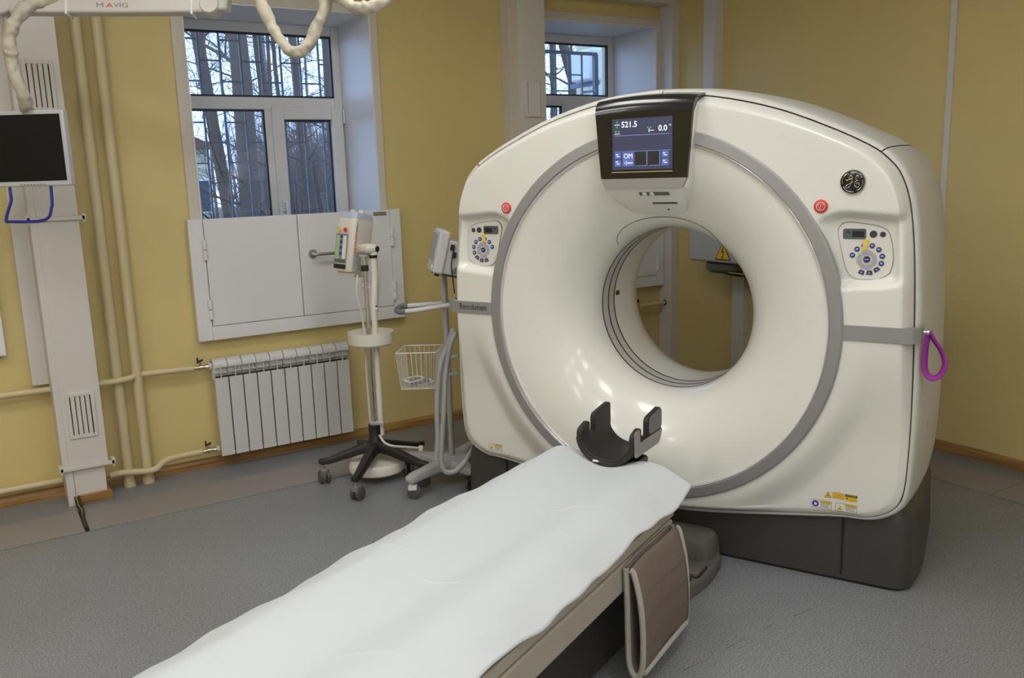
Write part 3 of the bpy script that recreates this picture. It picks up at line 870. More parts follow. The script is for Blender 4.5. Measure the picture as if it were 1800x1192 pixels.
# silver side bands with lettering
def band(sx):
    m = MB(); rws = []
    xs = np.linspace(.745, .985, 13)
    for x in xs:
        rws.append([(sx * x, aout(x, z) - .006, z) for z in (.972, 1.0, 1.026)])
    xe = sx * 1.004
    rws[-1] = [(sx * .975, A0 - .004, z) for z in (.972, 1.0, 1.026)]
    rws.append([(sx * .990, A0 + .006, z) for z in (.972, 1.0, 1.026)])
    rws.append([(xe, A0 + .03, z) for z in (.972, 1.0, 1.026)])
    rws.append([(xe, -.205, z) for z in (.972, 1.0, 1.026)])
    inner = [[(x * .997, a + .03, z) for x, a, z in r] for r in rws]
    m.grid(rws); m.grid(inner)
    for k in (0, 2):
        m.add([r[k] for r in rws] + [r[k] for r in inner], [(i, i + 1, len(rws) + i + 1, len(rws) + i) for i in range(len(rws) - 1)])
    return m.build('silver_band', 'scanner_silver', ct, angle=30, recalc=True)
bandL = band(-1); band(1)
text('Revolution', .040, 'text_grey', bandL, (-.852, A0 - .0075, 1.001), EX, EZ, 'lettering', .0005, 'CENTER', .86)

# emergency stops
for sx in (-1, 1):
    c = V((sx * .659, A0, 1.446))
    e = MB().lathe([(.0, 0), (.024, 0), (.024, .004), (.019, .007), (.0, .008)], c, (0, -1, 0), 32).build('emergency_stop', 'estop_red', ct)
    MB().lathe([(.0135, .0), (.0155, .0), (.0155, .001), (.0135, .001)], c + V((0, -.0078, 0)), (0, -1, 0), 28, True).build('stop_ring', 'label_white', e)
    p = [c + V((x, -.0085, z)) for x, z in ((-.011, .007), (.011, .007), (0, -.012))]
    MB().tube([p[0], p[1], p[2], p[0]], .0010, 6).tube([c + V((0, -.0085, .004)), c + V((0, -.0085, -.003))], .001, 6).build('stop_mark', 'label_white', e)

# round badge with script monogram
c = V((.763, A0 - .001, 1.529))
bd = MB().lathe([(.0, 0), (.041, 0), (.041, .004), (.038, .006), (.0, .006)], c, (0, -1, 0), 40).build('badge', 'black_gloss', ct)
MB().lathe([(.0385, .003), (.0425, .0), (.0425, .004), (.040, .0075)], c, (0, -1, 0), 40, True).build('badge_rim', 'badge_metal', bd)
def bpth(pts, r=.0012):
    return MB().tube(smooth([c + V((x, -.007, z)) for x, z in pts], 6), r, 8)
KB = .0425 / 115
for pts in ([(-60, 28), (-53, 14), (-40, 20), (-30, 42), (-16, 58), (-5, 50), (-8, 36), (-22, 24), (-36, 28)],
            [(0, 48), (-6, 22), (-15, -18), (-33, -49), (-56, -54), (-60, -42), (-45, -26), (-14, -10), (8, 4)],
            [(45, 38), (50, 53), (42, 60), (31, 49), (28, 28), (38, 14), (50, 14)],
            [(40, 13), (23, 0), (18, -27), (30, -48), (50, -50), (60, -30), (53, -9), (40, -11), (37, -24)]):
    bpth([(x * KB, z * KB) for x, z in pts], .00125).build('badge_script', 'badge_metal', bd)
for k in range(4):
    a0 = math.radians(90 * k + 100)
    pts = [(.034 * math.cos(a0 - u * 1.25), .034 * math.sin(a0 - u * 1.25)) for u in np.linspace(0, 1, 8)]
    pts.append((.030 * math.cos(a0 - 1.22), .030 * math.sin(a0 - 1.22)))
    bpth(pts, .0011).build('badge_swirl', 'badge_metal', bd)

# control panels (right one measured, left one its mirror image)
def ctrl(sx):
    ap = A0 + .042 - .004
    K = .000352; KZ = .000363
    def P(zx, zy, d=0):             # pixel of the close-up of the right panel
        return V((sx * (.813 + (zx - 553) * K), ap - d, 1.258 - (zy - 963) * KZ))
    pts = [(262, 690), (300, 620), (380, 603), (640, 640), (740, 680), (780, 800), (800, 980), (770, 1100), (680, 1150), (520, 1162), (420, 1150), (355, 1060)]
    pp = [(sx * (.813 + (a - 553) * K), 1.258 - (b_ - 963) * KZ) for a, b_ in pts]
    if sx < 0: pp = pp[::-1]
    cxx = sx * .813
    big = [(cxx + (a - cxx) * 1.018, 1.27 + (z - 1.27) * 1.018) for a, z in pp]
    MB().prism(rpoly(big, .03), (0, ap + .0015, 0), EX, EZ, V((0, .015, 0))).build('panel_seam', 'text_grey', ct, recalc=True)
    pl = MB().prism(rpoly(pp, .03), (0, ap, 0), EX, EZ, V((0, .015, 0))).build('control_panel', 'plate_ivory', ct, recalc=True)
    def disc(zx, zy, r, name, material, d=.003, n=20, par=pl):
        return MB().lathe([(0, -.002), (r, -.002), (r, d * .7), (r * .9, d), (0, d)], P(zx, zy), (0, -1, 0), n).build(name, material, par)
    def quad(zx0, zy0, zx1, zy1, name, material, d0, d1, par=pl, rot=0):
        a, b_ = P(zx0, zy0), P(zx1, zy1)
        w_, h_ = abs(b_.x - a.x), abs(b_.z - a.z)
        cc = (a + b_) / 2
        ex = V((math.cos(rot), 0, math.sin(rot))); ez = V((-math.sin(rot), 0, math.cos(rot)))
        return MB().prism(rrect(w_, h_, min(w_, h_) * .18), cc + V((0, -d0, 0)), ex, ez, V((0, d0 - d1, 0))).build(name, material, par, recalc=True)
    quad(316, 667, 537, 768, 'readout', 'lcd_slate', -.001, .0015)
    quad(405, 690, 522, 748, 'readout_glass', 'label_black', .0, .002)
    disc(368, 700, .006, 'readout_icon', 'button_dark', .0019)
    disc(605, 718, .0125, 'button', 'button_dark'); disc(693, 720, .0097, 'button', 'button_dark')
    for i, (zx, zy) in enumerate([(415, 925), (457, 865), (523, 830), (599, 830), (662, 867), (697, 930), (691, 1000)]):
        bt = disc(zx, zy, .0092, 'button', 'button_dark')
        q = P(zx, zy, .0032)
        MB().box((q.x - .0042, q.y - .0003, q.z - .0020), (q.x + .0042, q.y + .0003, q.z + .0034)).build('button_icon', 'led_blue', bt)
    for zx, zy, rr in [(508, 1090, .35), (583, 1093, 0), (650, 1060, -.6)]:
        q = P(zx, zy)
        ex = V((math.cos(rr * sx), 0, -math.sin(rr * -sx) * -1)); ez = V((-ex.z, 0, ex.x))
        k_ = MB().prism([(-.011, -.007), (.011, -.007), (.008, .008), (-.008, .008)], q + V((0, .001, 0)), ex, ez, V((0, -.004, 0))).build('key', 'button_dark', pl, recalc=True, bevel=.001)
        MB().prism(circle(.0042, 3), q + V((0, -.0032, 0)), ex, ez, V((0, -.0004, 0))).build('key_icon', 'led_blue', k_, recalc=True)
    for k in range(4):              # four grey arc keys
        a0 = math.pi / 2 * k + math.pi / 4 + .10; a1 = a0 + math.pi / 2 - .20
        r0, r1 = (.019, .033)
        arc = [(r1 * math.cos(a0 + (a1 - a0) * u / 8), r1 * math.sin(a0 + (a1 - a0) * u / 8)) for u in range(9)] + [(r0 * math.cos(a1 - (a1 - a0) * u / 8), r0 * math.sin(a1 - (a1 - a0) * u / 8)) for u in range(9)]
        q = P(553, 963)
        kk = MB().prism(arc, q, EX, EZ, V((0, -.004, 0))).build('arc_key', 'key_grey', pl, recalc=True)
        am = (a0 + a1) / 2
        w_ = q + V((.026 * math.cos(am), -.0041, .026 * math.sin(am)))
        MB().prism(circle(.0035, 3), w_, EX, EZ, V((0, -.0004, 0))).build('key_icon', 'led_blue', kk, recalc=True)
    cb = disc(553, 963, .0118, 'button', 'button_dark', .005)
    q = P(553, 963, .0054); MB().box((q.x - .007, q.y - .0003, q.z - .0013), (q.x + .007, q.y + .0003, q.z + .0013)).build('button_icon', 'led_blue', cb)
    a = P(530, 820, .0035)
    MB().prism([(-.010, -.018), (.008, -.018), (.013, .016), (-.005, .018)], a, EX * sx, EZ, V((0, -.0006, 0))).build('tape', 'tape_yellow', pl, recalc=True)
    q = P(523, 830, .0044); MB().box((q.x - .003, q.y - .0003, q.z - .0035), (q.x + .003, q.y + .0003, q.z + .0035)).build('button_icon', 'led_blue', pl)
ctrl(1); ctrl(-1)

# safety stickers
def label_part(cx_, cz, w_, h_, kind):
    a = min(aout(cx_ + i * w_ / 2, cz + j * h_ / 2) for i in (-1, 0, 1) for j in (-1, 0, 1)) - .0006
    if kind == 'tri':
        o = MB().prism([(-w_ / 2, -h_ / 2), (w_ / 2, -h_ / 2), (0, h_ / 2)], (cx_, a, cz), EX, EZ, V((0, -.0006, 0))).build('hazard_sticker', 'label_red', ct, recalc=True)
        MB().prism([(-w_ * .4, -h_ * .42), (w_ * .4, -h_ * .42), (0, h_ * .34)], (cx_, a - .0006, cz), EX, EZ, V((0, -.0004, 0))).build('sticker_face', 'label_yellow', o, recalc=True)
        MB().lathe([(0, 0), (.003, 0), (.003, .0004), (0, .0004)], (cx_, a - .001, cz - h_ * .14), (0, -1, 0), 12).build('sticker_mark', 'label_black', o)
        return
    mat_ = {'plain': 'label_red', 'caution': 'label_yellow'}.get(kind, 'text_grey')
    o = MB().prism(rrect(w_, h_, .001), (cx_, a, cz), EX, EZ, V((0, -.0006, 0))).build('warning_sticker', mat_, ct, recalc=True)
    def bx(u0, v0, u1, v1, material, d=.0010):
        MB().box((cx_ + u0 * w_, a - d, cz + v0 * h_), (cx_ + u1 * w_, a - d + .0005, cz + v1 * h_)).build('sticker_face', material, o, angle=0)
    if kind == 'plain':
        bx(-.47, -.42, .47, .42, 'label_yellow')
        for k in range(3): bx(-.38, .18 - k * .2, .38, .22 - k * .2, 'label_red', .0014)
        return
    if kind == 'caution':
        bx(-.5, .14, .5, .5, 'label_black')
        text('CAUTION', h_ * .30, 'label_yellow', o, (cx_, a - .0014, cz + h_ * .32), EX, EZ, 'sticker_text', .0001)
        MB().lathe([(0, 0), (.003, 0), (.003, .0004), (0, .0004)], (cx_ - w_ * .32, a - .001, cz - h_ * .1), (0, -1, 0), 12).build('sticker_mark', 'label_black', o)
        for k in range(2): bx(-.12, -.12 - k * .2, .4, -.08 - k * .2, 'label_red', .0012)
        return
    bx(-.485, -.46, .485, .46, 'label_white')
    bx(-.08, .16, .475, .45, 'label_yellow', .0014)
    text('CAUTION', h_ * .24, 'label_black', o, (cx_ + w_ * .21, a - .0018, cz + h_ * .31), EX, EZ, 'sticker_text', .0001)
    for k in range(3): bx(-.03, .03 - k * .17, .42 - .06 * (k % 2), .08 - k * .17, 'text_grey', .0014)
    if kind == 'blue':
        MB().lathe([(0, 0), (h_ * .4, 0), (h_ * .4, .0004), (0, .0004)], (cx_ - w_ * .29, a - .0011, cz), (0, -1, 0), 24).build('sticker_mark', 'label_blue', o)
        MB().prism([(-.005, .007), (.0, .004), (.008, 0), (.002, -.006), (-.005, -.005), (-.003, .001)], (cx_ - w_ * .29, a - .0016, cz), EX, EZ, V((0, -.0004, 0))).build('sticker_mark', 'label_white', o, recalc=True)
    else:
        MB().prism([(-h_ * .36, -h_ * .33), (h_ * .36, -h_ * .33), (0, h_ * .33)], (cx_ - w_ * .29, a - .0011, cz), EX, EZ, V((0, -.0004, 0))).build('sticker_mark', 'label_yellow', o, recalc=True)
        MB().box((cx_ - w_ * .33, a - .0020, cz - h_ * .22), (cx_ - w_ * .25, a - .0014, cz - h_ * .12)).build('sticker_mark', 'label_black', o)
label_part(.6885, .318, .075, .031, 'blue'); label_part(.779, .3185, .077, .031, 'yellow')
label_part(.7115, .361, .027, .025, 'tri'); label_part(.749, .362, .042, .022, 'plain'); label_part(.795, .360, .043, .026, 'caution')
label_part(-.793, .330, .075, .031, 'yellow')
MB().lathe([(0, 0), (.012, 0), (.012, .002), (0, .002)], (1.019, -.02, .62), (1, 0, 0), 16).build('side_latch', 'scanner_shell', ct)

# purple strap on its knob
root = thing('strap', 'purple fabric strap looped over a knob on the scanner flank', 'strap', tuple(GC + GX * 1.02 + GA * -.215 + EZ * .84), GROT)
kb = MB().lathe([(0, 0), (.008, 0), (.008, .012), (.011, .014), (.011, .022), (0, .026)], (-.018, -.0, .163), (1, 0, 0), 18).build('knob', 'chrome', root)
lo_ = smooth([(.0, 0, .165), (-.006, 0, .10), (-.004, 0, .03), (.018, 0, .002), (.045, 0, .015), (.058, 0, .055), (.045, 0, .10), (.018, 0, .14), (.003, 0, .168)], 6)
m = MB(); a_ = []; b_ = []
for i_, q in enumerate(lo_):
    tg_ = (lo_[min(i_ + 1, len(lo_) - 1)] - lo_[max(0, i_ - 1)]).normalized()
    nn_ = V((-tg_.z, 0, tg_.x)); w_ = (V((0, .6, 0)) + nn_ * .75).normalized() * .0115
    a_.append(q - w_); b_.append(q + w_)
m.grid([a_, b_]); so = m.build('ribbon', 'strap_purple', root, angle=80)
md = so.modifiers.new('thick', 'SOLIDIFY'); md.thickness = .002; md.offset = 0

# ------------------------------------------------------------------ patient table
tb = thing('patient_table', 'low beige CT patient table on a dark pedestal before the scanner', 'table', tuple(GC + GA * -1.6), GROT)
O = V((0, 1.6, 0))                     # scanner depth a -> table y = a + 1.6
def T(x, a, z): return (x, a + 1.6, z)
def cradle(x):                         # cross-section of the top surface
    ax = abs(x)
    return .500 + .030 * sst(.0, .20, ax) - .055 * sst(.215, .33, ax)
xs = [i / 20 * .31 for i in range(-20, 21)]
def loft(secs):
    return [[T(x, a, z) for x, z in s] for a, s in secs]
def csec(dz=0, w=.31, zb=.44):
    top = [(x * w / .31, cradle(x) - .008 + dz) for x in xs]
    return top + [(w, zb), (w * .9, zb - .02), (-w * .9, zb - .02), (-w, zb)]
sec = csec()
rws = loft([(-3.0, sec), (-.80, sec), (-.72, csec(-.002, .26)), (-.66, csec(-.004, .215)), (-.63, csec(-.012, .18, .46))])
m = MB().grid([r + [r[0]] for r in rws]); nn = len(rws[0])
m.f += [tuple(range(nn + 1))[::-1], tuple(len(rws) * (nn + 1) - (nn + 1) + i for i in range(nn + 1))]
m.build('cradle', 'table_beige', tb, angle=50)
MB().prism([(-.31, .405), (.312, .405), (.326, .42), (.326, .452), (-.326, .452), (-.326, .42)], T(0, -3.0, 0), EX, EZ, V((0, 2.17, 0))).build('side_rail', 'table_beige', tb, bevel=.004, recalc=True)
MB().prism([(-.285, .300), (.290, .300), (.322, .315), (.322, .404), (-.322, .404), (-.322, .315)], T(0, -3.0, 0), EX, EZ, V((0, 2.17, 0))).build('side_skirt', 'table_beige', tb, bevel=.006, recalc=True)
MB().prism(rpoly([(-.24, -2.85), (.24, -2.85), (.24, -.86), (-.24, -.86)], .06), (0, 1.6, .02), EX, EY, EZ * .315).build('pedestal', 'table_dark', tb, bevel=.02, recalc=True)
MB().prism(rpoly([(-.20, -2.95), (.20, -2.95), (.20, -.80), (-.20, -.80)], .06), (0, 1.6, 0), EX, EY, EZ * .04).build('floor_plate', 'table_dark', tb, bevel=.006, recalc=True)
fp = rpoly([(-.30, -.22), (-.335, -.45), (-.29, -.80), (-.24, -.9), (.24, -.9), (.285, -.72), (.335, -.48), (.315, -.22)], .10, 8)
rws = [[T(cx_ * s_, a * 1.0 + (a + .5) * (s_ - 1), z) for cx_, a in fp] for z, s_ in ((.0, 1), (.035, 1), (.048, .985), (.052, .965))]
m = MB().grid(rws, True); n = len(fp); m.f += [tuple(range(n))[::-1], tuple(range(3 * n, 4 * n))]
m.build('foot_base', 'pedal_grey', tb, angle=40)
hp_ = rpoly([(-.29, -.21), (-.30, -.80), (.19, -.80), (.20, -.42), (.30, -.38), (.298, -.21)], .06, 6)
rws = [[T(cx_ * s_, a + (a + .5) * (s_ - 1), z) for cx_, a in hp_] for z, s_ in ((.045, 1), (.10, .985), (.122, .96), (.132, .92))]
m = MB().grid(rws, True); n = len(hp_); m.f += [tuple(range(n))[::-1], tuple(range(3 * n, 4 * n))]
m.build('foot_hump', 'pedal_grey', tb, angle=40, recalc=True)
for a0, a1, x0, x1 in ((-.535, -.43, .205, .305), (-.635, -.55, .205, .285)):
    MB().prism(rrect(x1 - x0 + .014, a1 - a0 + .014, .02), T((x0 + x1) / 2, (a0 + a1) / 2, .04), EX, EY, EZ * .0135).build('pedal_well', 'dark_gap', tb, recalc=True)
    MB().prism(rrect(x1 - x0, a1 - a0, .02), T((x0 + x1) / 2, (a0 + a1) / 2, .04), EX, EY, EZ * .030).build('pedal', 'pedal_grey', tb, bevel=.006, recalc=True)
MB().add([T(.29, -.80, .47), T(.335, -.755, .455), T(.325, -.72, .435), T(.285, -.765, .445)], [(0, 1, 2, 3)]).build('pad_corner', 'label_white', tb)

# paper sheet
sh = thing('paper_sheet', 'white disposable paper sheet draped along the patient table', 'sheet', tuple(GC + GA * -1.6 + EZ * .5), GROT)
NA, NXs = 420, 80
rws = []
rnd = random.Random(3)
def wob(a, ph, k): return math.sin(a * k + ph)
for i in range(NA + 1):
    a = -.655 - i / NA * 2.30
    xl = float(np.interp(-a, [.655, .80, 1.0, 1.4, 1.7, 2.15, 2.5, 3], [-.240, -.270, -.305, -.355, -.388, -.415, -.405, -.40]))
    xr = float(np.interp(-a, [.655, .72, .78, .9, 3], [.345, .350, .352, .355, .352]))
    xl += .006 * wob(a, 0, 11) + .002 * wob(a, 1, 31); xr += .005 * wob(a, 2, 8) + .002 * wob(a, 0, 27)
    row = []
    for k in range(NXs + 1):
        u = k / NXs
        x = xl + (xr - xl) * u
        ax = abs(x)
        z = cradle(min(.21, ax) * (1 if x > 0 else -1)) + .006
        if x < -.21: z -= .95 * (ax - .21) ** 1.5 * (1.0)
        if x > .21:
            z -= 1.0 * (ax - .21) ** 1.5
        edge = sst(.20, .36, ax)
        z += edge * (.005 * wob(a, 0 if x > 0 else 2, 15) + .0025 * wob(a, 1.2, 37))
        z += .0042 * math.sin(x * 19 + 1.4 * math.sin(a * 1.7) + a * .8) + .0022 * math.sin(a * 4.5 + x * 14) + .0007 * math.sin(a * 13 - x * 27 + 1) + .0006 * math.sin(x * 41 + 3 * math.sin(a * 3))
        for (ca, cx_, ln, hh) in ((-1.16, .10, .10, .007), (-1.75, .03, .09, .006), (-1.70, -.22, .08, .006), (-2.15, .10, .09, .006)):
            da = (a - ca) - .25 * (x - cx_); dx = (x - cx_) / ln
            if abs(dx) < 1.3: z += hh * .8 * math.exp(-(da / .007) ** 2) * math.exp(-dx * dx * 1.5)
        y = a
        if i < 30:
            y = a - (1 - i / 30) * (.055 * sst(.12, .35, x))
            z += (1 - i / 30) * (.004 * math.sin(x * 22))
        row.append((x, y + 1.6, z - .5))
    rws.append(row)
po = MB().grid(rws).build('sheet', 'paper_sheet', sh, angle=0)
po.data.polygons.foreach_set('use_smooth', [True] * len(po.data.polygons))
md = po.modifiers.new('thick', 'SOLIDIFY'); md.thickness = .001; md.offset = 1

# head holder
hh = thing('head_holder', 'black U-shaped head holder at the scanner end of the table', 'head holder', tuple(GC + GA * -.56 + EZ * .5), GROT)
def H(x, a, z): return (x, a + .56, z - .5)
def useg(t0, t1, r, zc, rx):
    return [(rx * math.cos(math.radians(t)), zc + r * math.sin(math.radians(t))) for t in np.linspace(t0, t1, 22)]
def trough(a0, a1, name, material, rx=.105, dz=.11, th_=.016, zt=.60, zb=.518, up=None):
    inner = [(-rx, zt)] + [(-rx * math.cos(math.radians(t)), zt - (zt - zb) * math.sin(math.radians(t))) for t in np.linspace(0, 180, 19)] + [(rx, zt)]
    rxo = rx + th_
    outer = [(rxo, zt)] + [(rxo * math.cos(math.radians(t)), zt - (zt - zb + th_) * math.sin(math.radians(t))) for t in np.linspace(0, 180, 19)] + [(-rxo, zt)]
    return MB().prism(inner + outer, H(0, a0, 0), EX, EZ, V((0, a1 - a0, 0))).build(name, material, hh, bevel=.004, recalc=True)
trough(-.70, -.44, 'shell', 'foam_black')
trough(-.695, -.445, 'padding', 'foam_black', rx=.098, th_=.012, zb=.526, zt=.605)
def prong(x, a0, a1, zt, material='foam_black', slant=.0, z0=.58):
    p = rpoly([(a0, z0), (a1, z0), (a1, zt), (a0, zt - .02)], .022)
    return MB().prism([(a + .56, z - .5) for a, z in p], (x - .011, 0, 0), EY, EZ, V((.022, 0, 0))).build('side_prong', material, hh, bevel=.004, recalc=True)
prong(-.108, -.70, -.625, .655); prong(-.108, -.585, -.44, .685)
prong(.108, -.70, -.63, .655); prong(.108, -.57, -.44, .69)
MB().prism(rpoly([(-.70 + .56, .05), (-.70 + .56, .150), (-.655 + .56, .152), (-.655 + .56, .098), (-.44 + .56, .10), (-.47 + .56, .05)], .016), (.121, 0, 0), EY, EZ, V((.003, 0, 0))).build('side_plate', 'holder_grey', hh, recalc=True)
MB().prism(rpoly([(-.565 + .56, .105), (-.445 + .56, .105), (-.445 + .56, .186), (-.56 + .56, .17)], .02), (.1195, 0, 0), EY, EZ, V((.003, 0, 0))).build('side_plate', 'grip_grey', hh, recalc=True)
MB().prism([(a, b_) for a, b_ in rpoly([(-.085, .455), (.085, .455), (.10, .52), (-.10, .52)], .02)], H(0, -.672, .0 - .012), EX, EZ, V((0, .16, 0))).build('neck_block', 'black_plastic', hh, bevel=.006, recalc=True)
MB().box(H(-.05, -.706, .516), H(-.025, -.698, .524)).build('buckle', 'label_white', hh, bevel=.003)

# folded protective flap hanging on the table side
fl_ = thing('lead_apron', 'folded brown apron with beige binding hanging on the table side', 'apron', tuple(GC + GA * -1.6 + EZ * .05), GROT)
def A(x, a, z): return (x, a + 1.6, z - .05)
fold = [(.335, .40), (.338, .33), (.340, .20), (.343, .10), (.352, .060), (.366, .048), (.382, .058), (.390, .10), (.391, .20), (.382, .30), (.362, .385), (.350, .398)]
fold = smooth([(a, 0, b_) for a, b_ in fold], 4)
def flap(a0, a1, name, material, off=0.0, seg=(0, None)):
    f_ = fold[seg[0]:seg[1]]
    rws = []
    for i in range(13):
        u = i / 12
        a = a0 + (a1 - a0) * u
        rws.append([A(q.x + off + .004 * math.sin(u * 7 + q.z * 9), a + (.10 * (q.z - .05) if False else 0), q.z + .010 * math.sin(u * 3.1)) for q in f_])
    o = MB().grid(rws).build(name, material, fl_, angle=0)
    o.data.polygons.foreach_set('use_smooth', [True] * len(o.data.polygons))
    md = o.modifiers.new('thick', 'SOLIDIFY'); md.thickness = .009; md.offset = 0
    return o
flap(-1.245, -.875, 'quilted_cloth', 'flap_brown')
def edge(a, name='binding'):
    pth = [A(q.x, a, q.z) for q in fold]
    m = MB(); m.tube(pth, .0095, 8); return m.build(name, 'flap_binding', fl_)
edge(-1.247); edge(-.873)
flap(-1.24, -.88, 'lining', 'flap_binding', -.006, (0, 26))
for zz in (.14, .22, .30):
    q = min(fold[28:], key=lambda p_: abs(p_.z - zz))
    MB().tube([A(q.x + .0062 + .004 * math.sin(u * 7 + q.z * 9), -1.24 + .36 * u, q.z + .010 * math.sin(u * 3.1)) for u in [k / 12 for k in range(13)]], .0012, 6).build('stitching', 'flap_stitch', fl_)
MB().tube([A(.3905 + .003, -1.24 + .36 * u, .062) for u in (0, .5, 1)], .008, 8).build('binding', 'flap_binding', fl_)

# ------------------------------------------------------------------ wheeled stands
def caster(root, pos, ang, hood='caster_hood', wheel='wheel_grey', r=.034, single=False, stem=.10):
    p = V(pos); d = V((math.cos(ang), math.sin(ang), 0)); w = V((-d.y, d.x, 0))
    c = p + V((0, 0, r)) + d * .014
    m = MB(root); m.cyl(p + EZ * (r * 1.6), p + EZ * stem, .010, n=12)
    m.obox(p + EZ * (r * 1.75) + d * .006, d * .022, w * .016, EZ * .014); m.obox(c + EZ * .008, d * .018, w * .005, EZ * .024)
    fo = m.build('caster', hood, root, bevel=.004)
    for s in ((-1, 1) if not single else (0,)):
        o = w * (.017 * s)
        MB(root).lathe([(.0, -.010), (r * .8, -.010), (r, -.006), (r, .006), (r * .8, .010), (.0, .010)], c + o, w, 22).build('wheel', wheel, fo)
    return fo

HB = V((1.735, 4.20, 0))
inj = thing('injector_stand', 'contrast injector on a chrome pole with a black five-legged wheeled base', 'injector', tuple(HB))
for k, (ang, L) in enumerate(((157, .285), (228, .335), (300, .31), (12, .30), (84, .30))):
    t = math.radians(ang); d = V((math.cos(t), math.sin(t), 0)); w = V((-d.y, d.x, 0))
    a, b_ = HB + d * .02 + EZ * .185, HB + d * L + EZ * .118
    rws = []
    for q, hw_, hh_ in ((a, .030, .030), (a + (b_ - a) * .25, .027, .024), (b_ - d * .03, .020, .016), (b_ + d * .012, .018, .013), (b_ + d * .022, .010, .010)):
        rws.append([q + w * (hw_ * x) + EZ * (hh_ * z) for x, z in ((-1, -1), (1, -1), (1, .4), (.7, 1), (-.7, 1), (-1, .4))])
    m = MB(inj).grid(rws, True); m.f += [(0, 1, 2, 3, 4, 5)[::-1], tuple(24 + i for i in range(6))]
    m.build('leg', 'black_plastic', inj, bevel=.003, recalc=True)
    caster(inj, HB + d * L, t + 1.9 + k, r=.036)
MB(inj).lathe([(.0, .15), (.05, .15), (.05, .20), (.034, .225), (.034, .30), (.0, .30)], HB, (0, 0, 1), 24).build('hub', 'black_plastic', inj)
MB(inj).lathe([(.0, .045), (.145, .045), (.150, .052), (.150, .085), (.140, .10), (.0, .105)], HB + V((.005, .01, 0)), (0, 0, 1), 40).build('counterweight', 'medical_cream', inj)
MB(inj).cyl(HB + EZ * .20, HB + EZ * 1.20, .0115, n=16).build('chrome_pole', 'chrome', inj)
WP = HB + V((.030, -.016, 0))
MB(inj).tube(smooth([WP + EZ * .24, WP + EZ * .70, WP + EZ * .92, WP + V((.012, -.004, 1.06)), WP + V((.012, -.004, 1.20))], 6), [.0155] * 12 + [.018] * 13, 16).build('support_tube', 'medical_cream', inj)
MB(inj).obox(HB + V((.015, -.008, .30)), CR * .035, V((CF.x, CF.y, 0)) * .016, EZ * .016).build('clamp', 'stand_pole', inj, bevel=.005)
MB(inj).lathe([(.0, 0), (.016, 0), (.0205, 0), (.0205, .02), (.0, .02)], WP + V((.012, -.004, 1.185)), (0, 0, 1), 20).build('collar', 'black_plastic', inj)
TC = HB + V((.008, -.005, .735))
MB(inj).lathe([(.0, 0), (.108, 0), (.118, .01), (.120, .068), (.116, .068), (.113, .014), (.03, .010), (.03, .05), (.0, .05)], TC, (0, 0, 1), 48).build('tray', 'medical_cream', inj)
m = MB(inj)
for sx in (-1, 1):
    o = HB + CR * (.016 * sx)
    m.tube(smooth([o + EZ * 1.205, o + EZ * 1.10, o + V((0, 0, 1.055)) + CR * (.012 * sx), o + V((0, 0, 1.03)) + CR * (.006 * sx), o + V((0, 0, 1.04)) - CR * (.006 * sx), o + V((0, 0, 1.07))], 4), .0028, 8)
m.build('bag_hook', 'chrome', inj)
MB(inj).lathe([(.0, 0), (.027, 0), (.027, .012), (.0, .012)], HB + EZ * 1.195, (0, 0, 1), 20).build('pole_cap', 'stand_pole', inj)
MB(inj).lathe([(.0, 0), (.020, 0), (.020, .03), (.0, .03)], HB + EZ * 1.12, (0, 0, 1), 16).build('hook_clamp', 'black_plastic', inj)
# injector head: control face towards -x, side face towards -y, leaning slightly
HD = at_depth(620, 428, 4.60)
lean = math.radians(9)
hu = V((math.sin(lean), .02, math.cos(lean))); ya = math.radians(30); hn = V((-math.cos(lean) * math.cos(ya), -math.sin(ya), math.sin(lean))).normalized(); hu = (hu - hn * hu.dot(hn)).normalized(); hw_ = V((0, 1, 0))
hw_ = hu.cross(hn).normalized() * 1.0
def hd(n_, w_, u_): return HD + hn * n_ + hw_ * w_ + hu * u_
if hw_.y < 0: hw_ = -hw_
prof = rpoly([(-.085, -.058), (.07, -.058), (.078, -.03), (.078, .05), (.06, .062), (-.085, .062)], .022, 5)     # (n, w)
rws = []
for u_, s in ((-.150, .92), (-.142, .98), (.105, 1.0), (.135, .97), (.155, .86)):
    rws.append([hd(a * s + (.012 if u_ > .1 else 0) * -1, b_ * s, u_) for a, b_ in prof])
m = MB(inj).grid(rws, True); n = len(prof); m.f += [tuple(range(n)), tuple(4 * n + i for i in range(n))]
head = m.build('injector_head', 'medical_cream', inj, angle=40, recalc=True)
rws = [[hd(a * s - .012, b_ * s, u_) for a, b_ in prof] for u_, s in ((.128, .985), (.140, .97), (.160, .86), (.163, .5))]
m = MB(inj).grid(rws, True); m.f += [tuple(range(n)), tuple(3 * n + i for i in range(n))]
m.build('pressure_top', 'medical_clear', head, angle=40, recalc=True)
for q in (-.02, .03):
    MB(inj).cyl(hd(-.02, q, .160), hd(-.02, q, .178), .016, n=16).build('syringe_port', 'medical_cream', head)
MB(inj).obox(hd(-.01, 0, -.160), hn * .055, hw_ * .05, hu * .014).build('head_foot', 'medical_cream', head, bevel=.006)
def hface(w0, w1, u0, u1, name, material, d=.0015, par=head):
    c = hd(.0785 + d, (w0 + w1) / 2, (u0 + u1) / 2)
    return MB(inj).obox(c, hw_ * abs(w1 - w0) / 2, hu * abs(u1 - u0) / 2, hn * .001).build(name, material, par)
kp = hface(-.026, .048, -.105, .045, 'keypad', 'screen_grey')
for u_ in (.03, .002, -.028, -.058):
    MB(inj).lathe([(0, 0), (.0085, 0), (.0085, .003), (0, .003)], hd(.080, .011, u_), hn, 14).build('key', 'label_blue', kp)
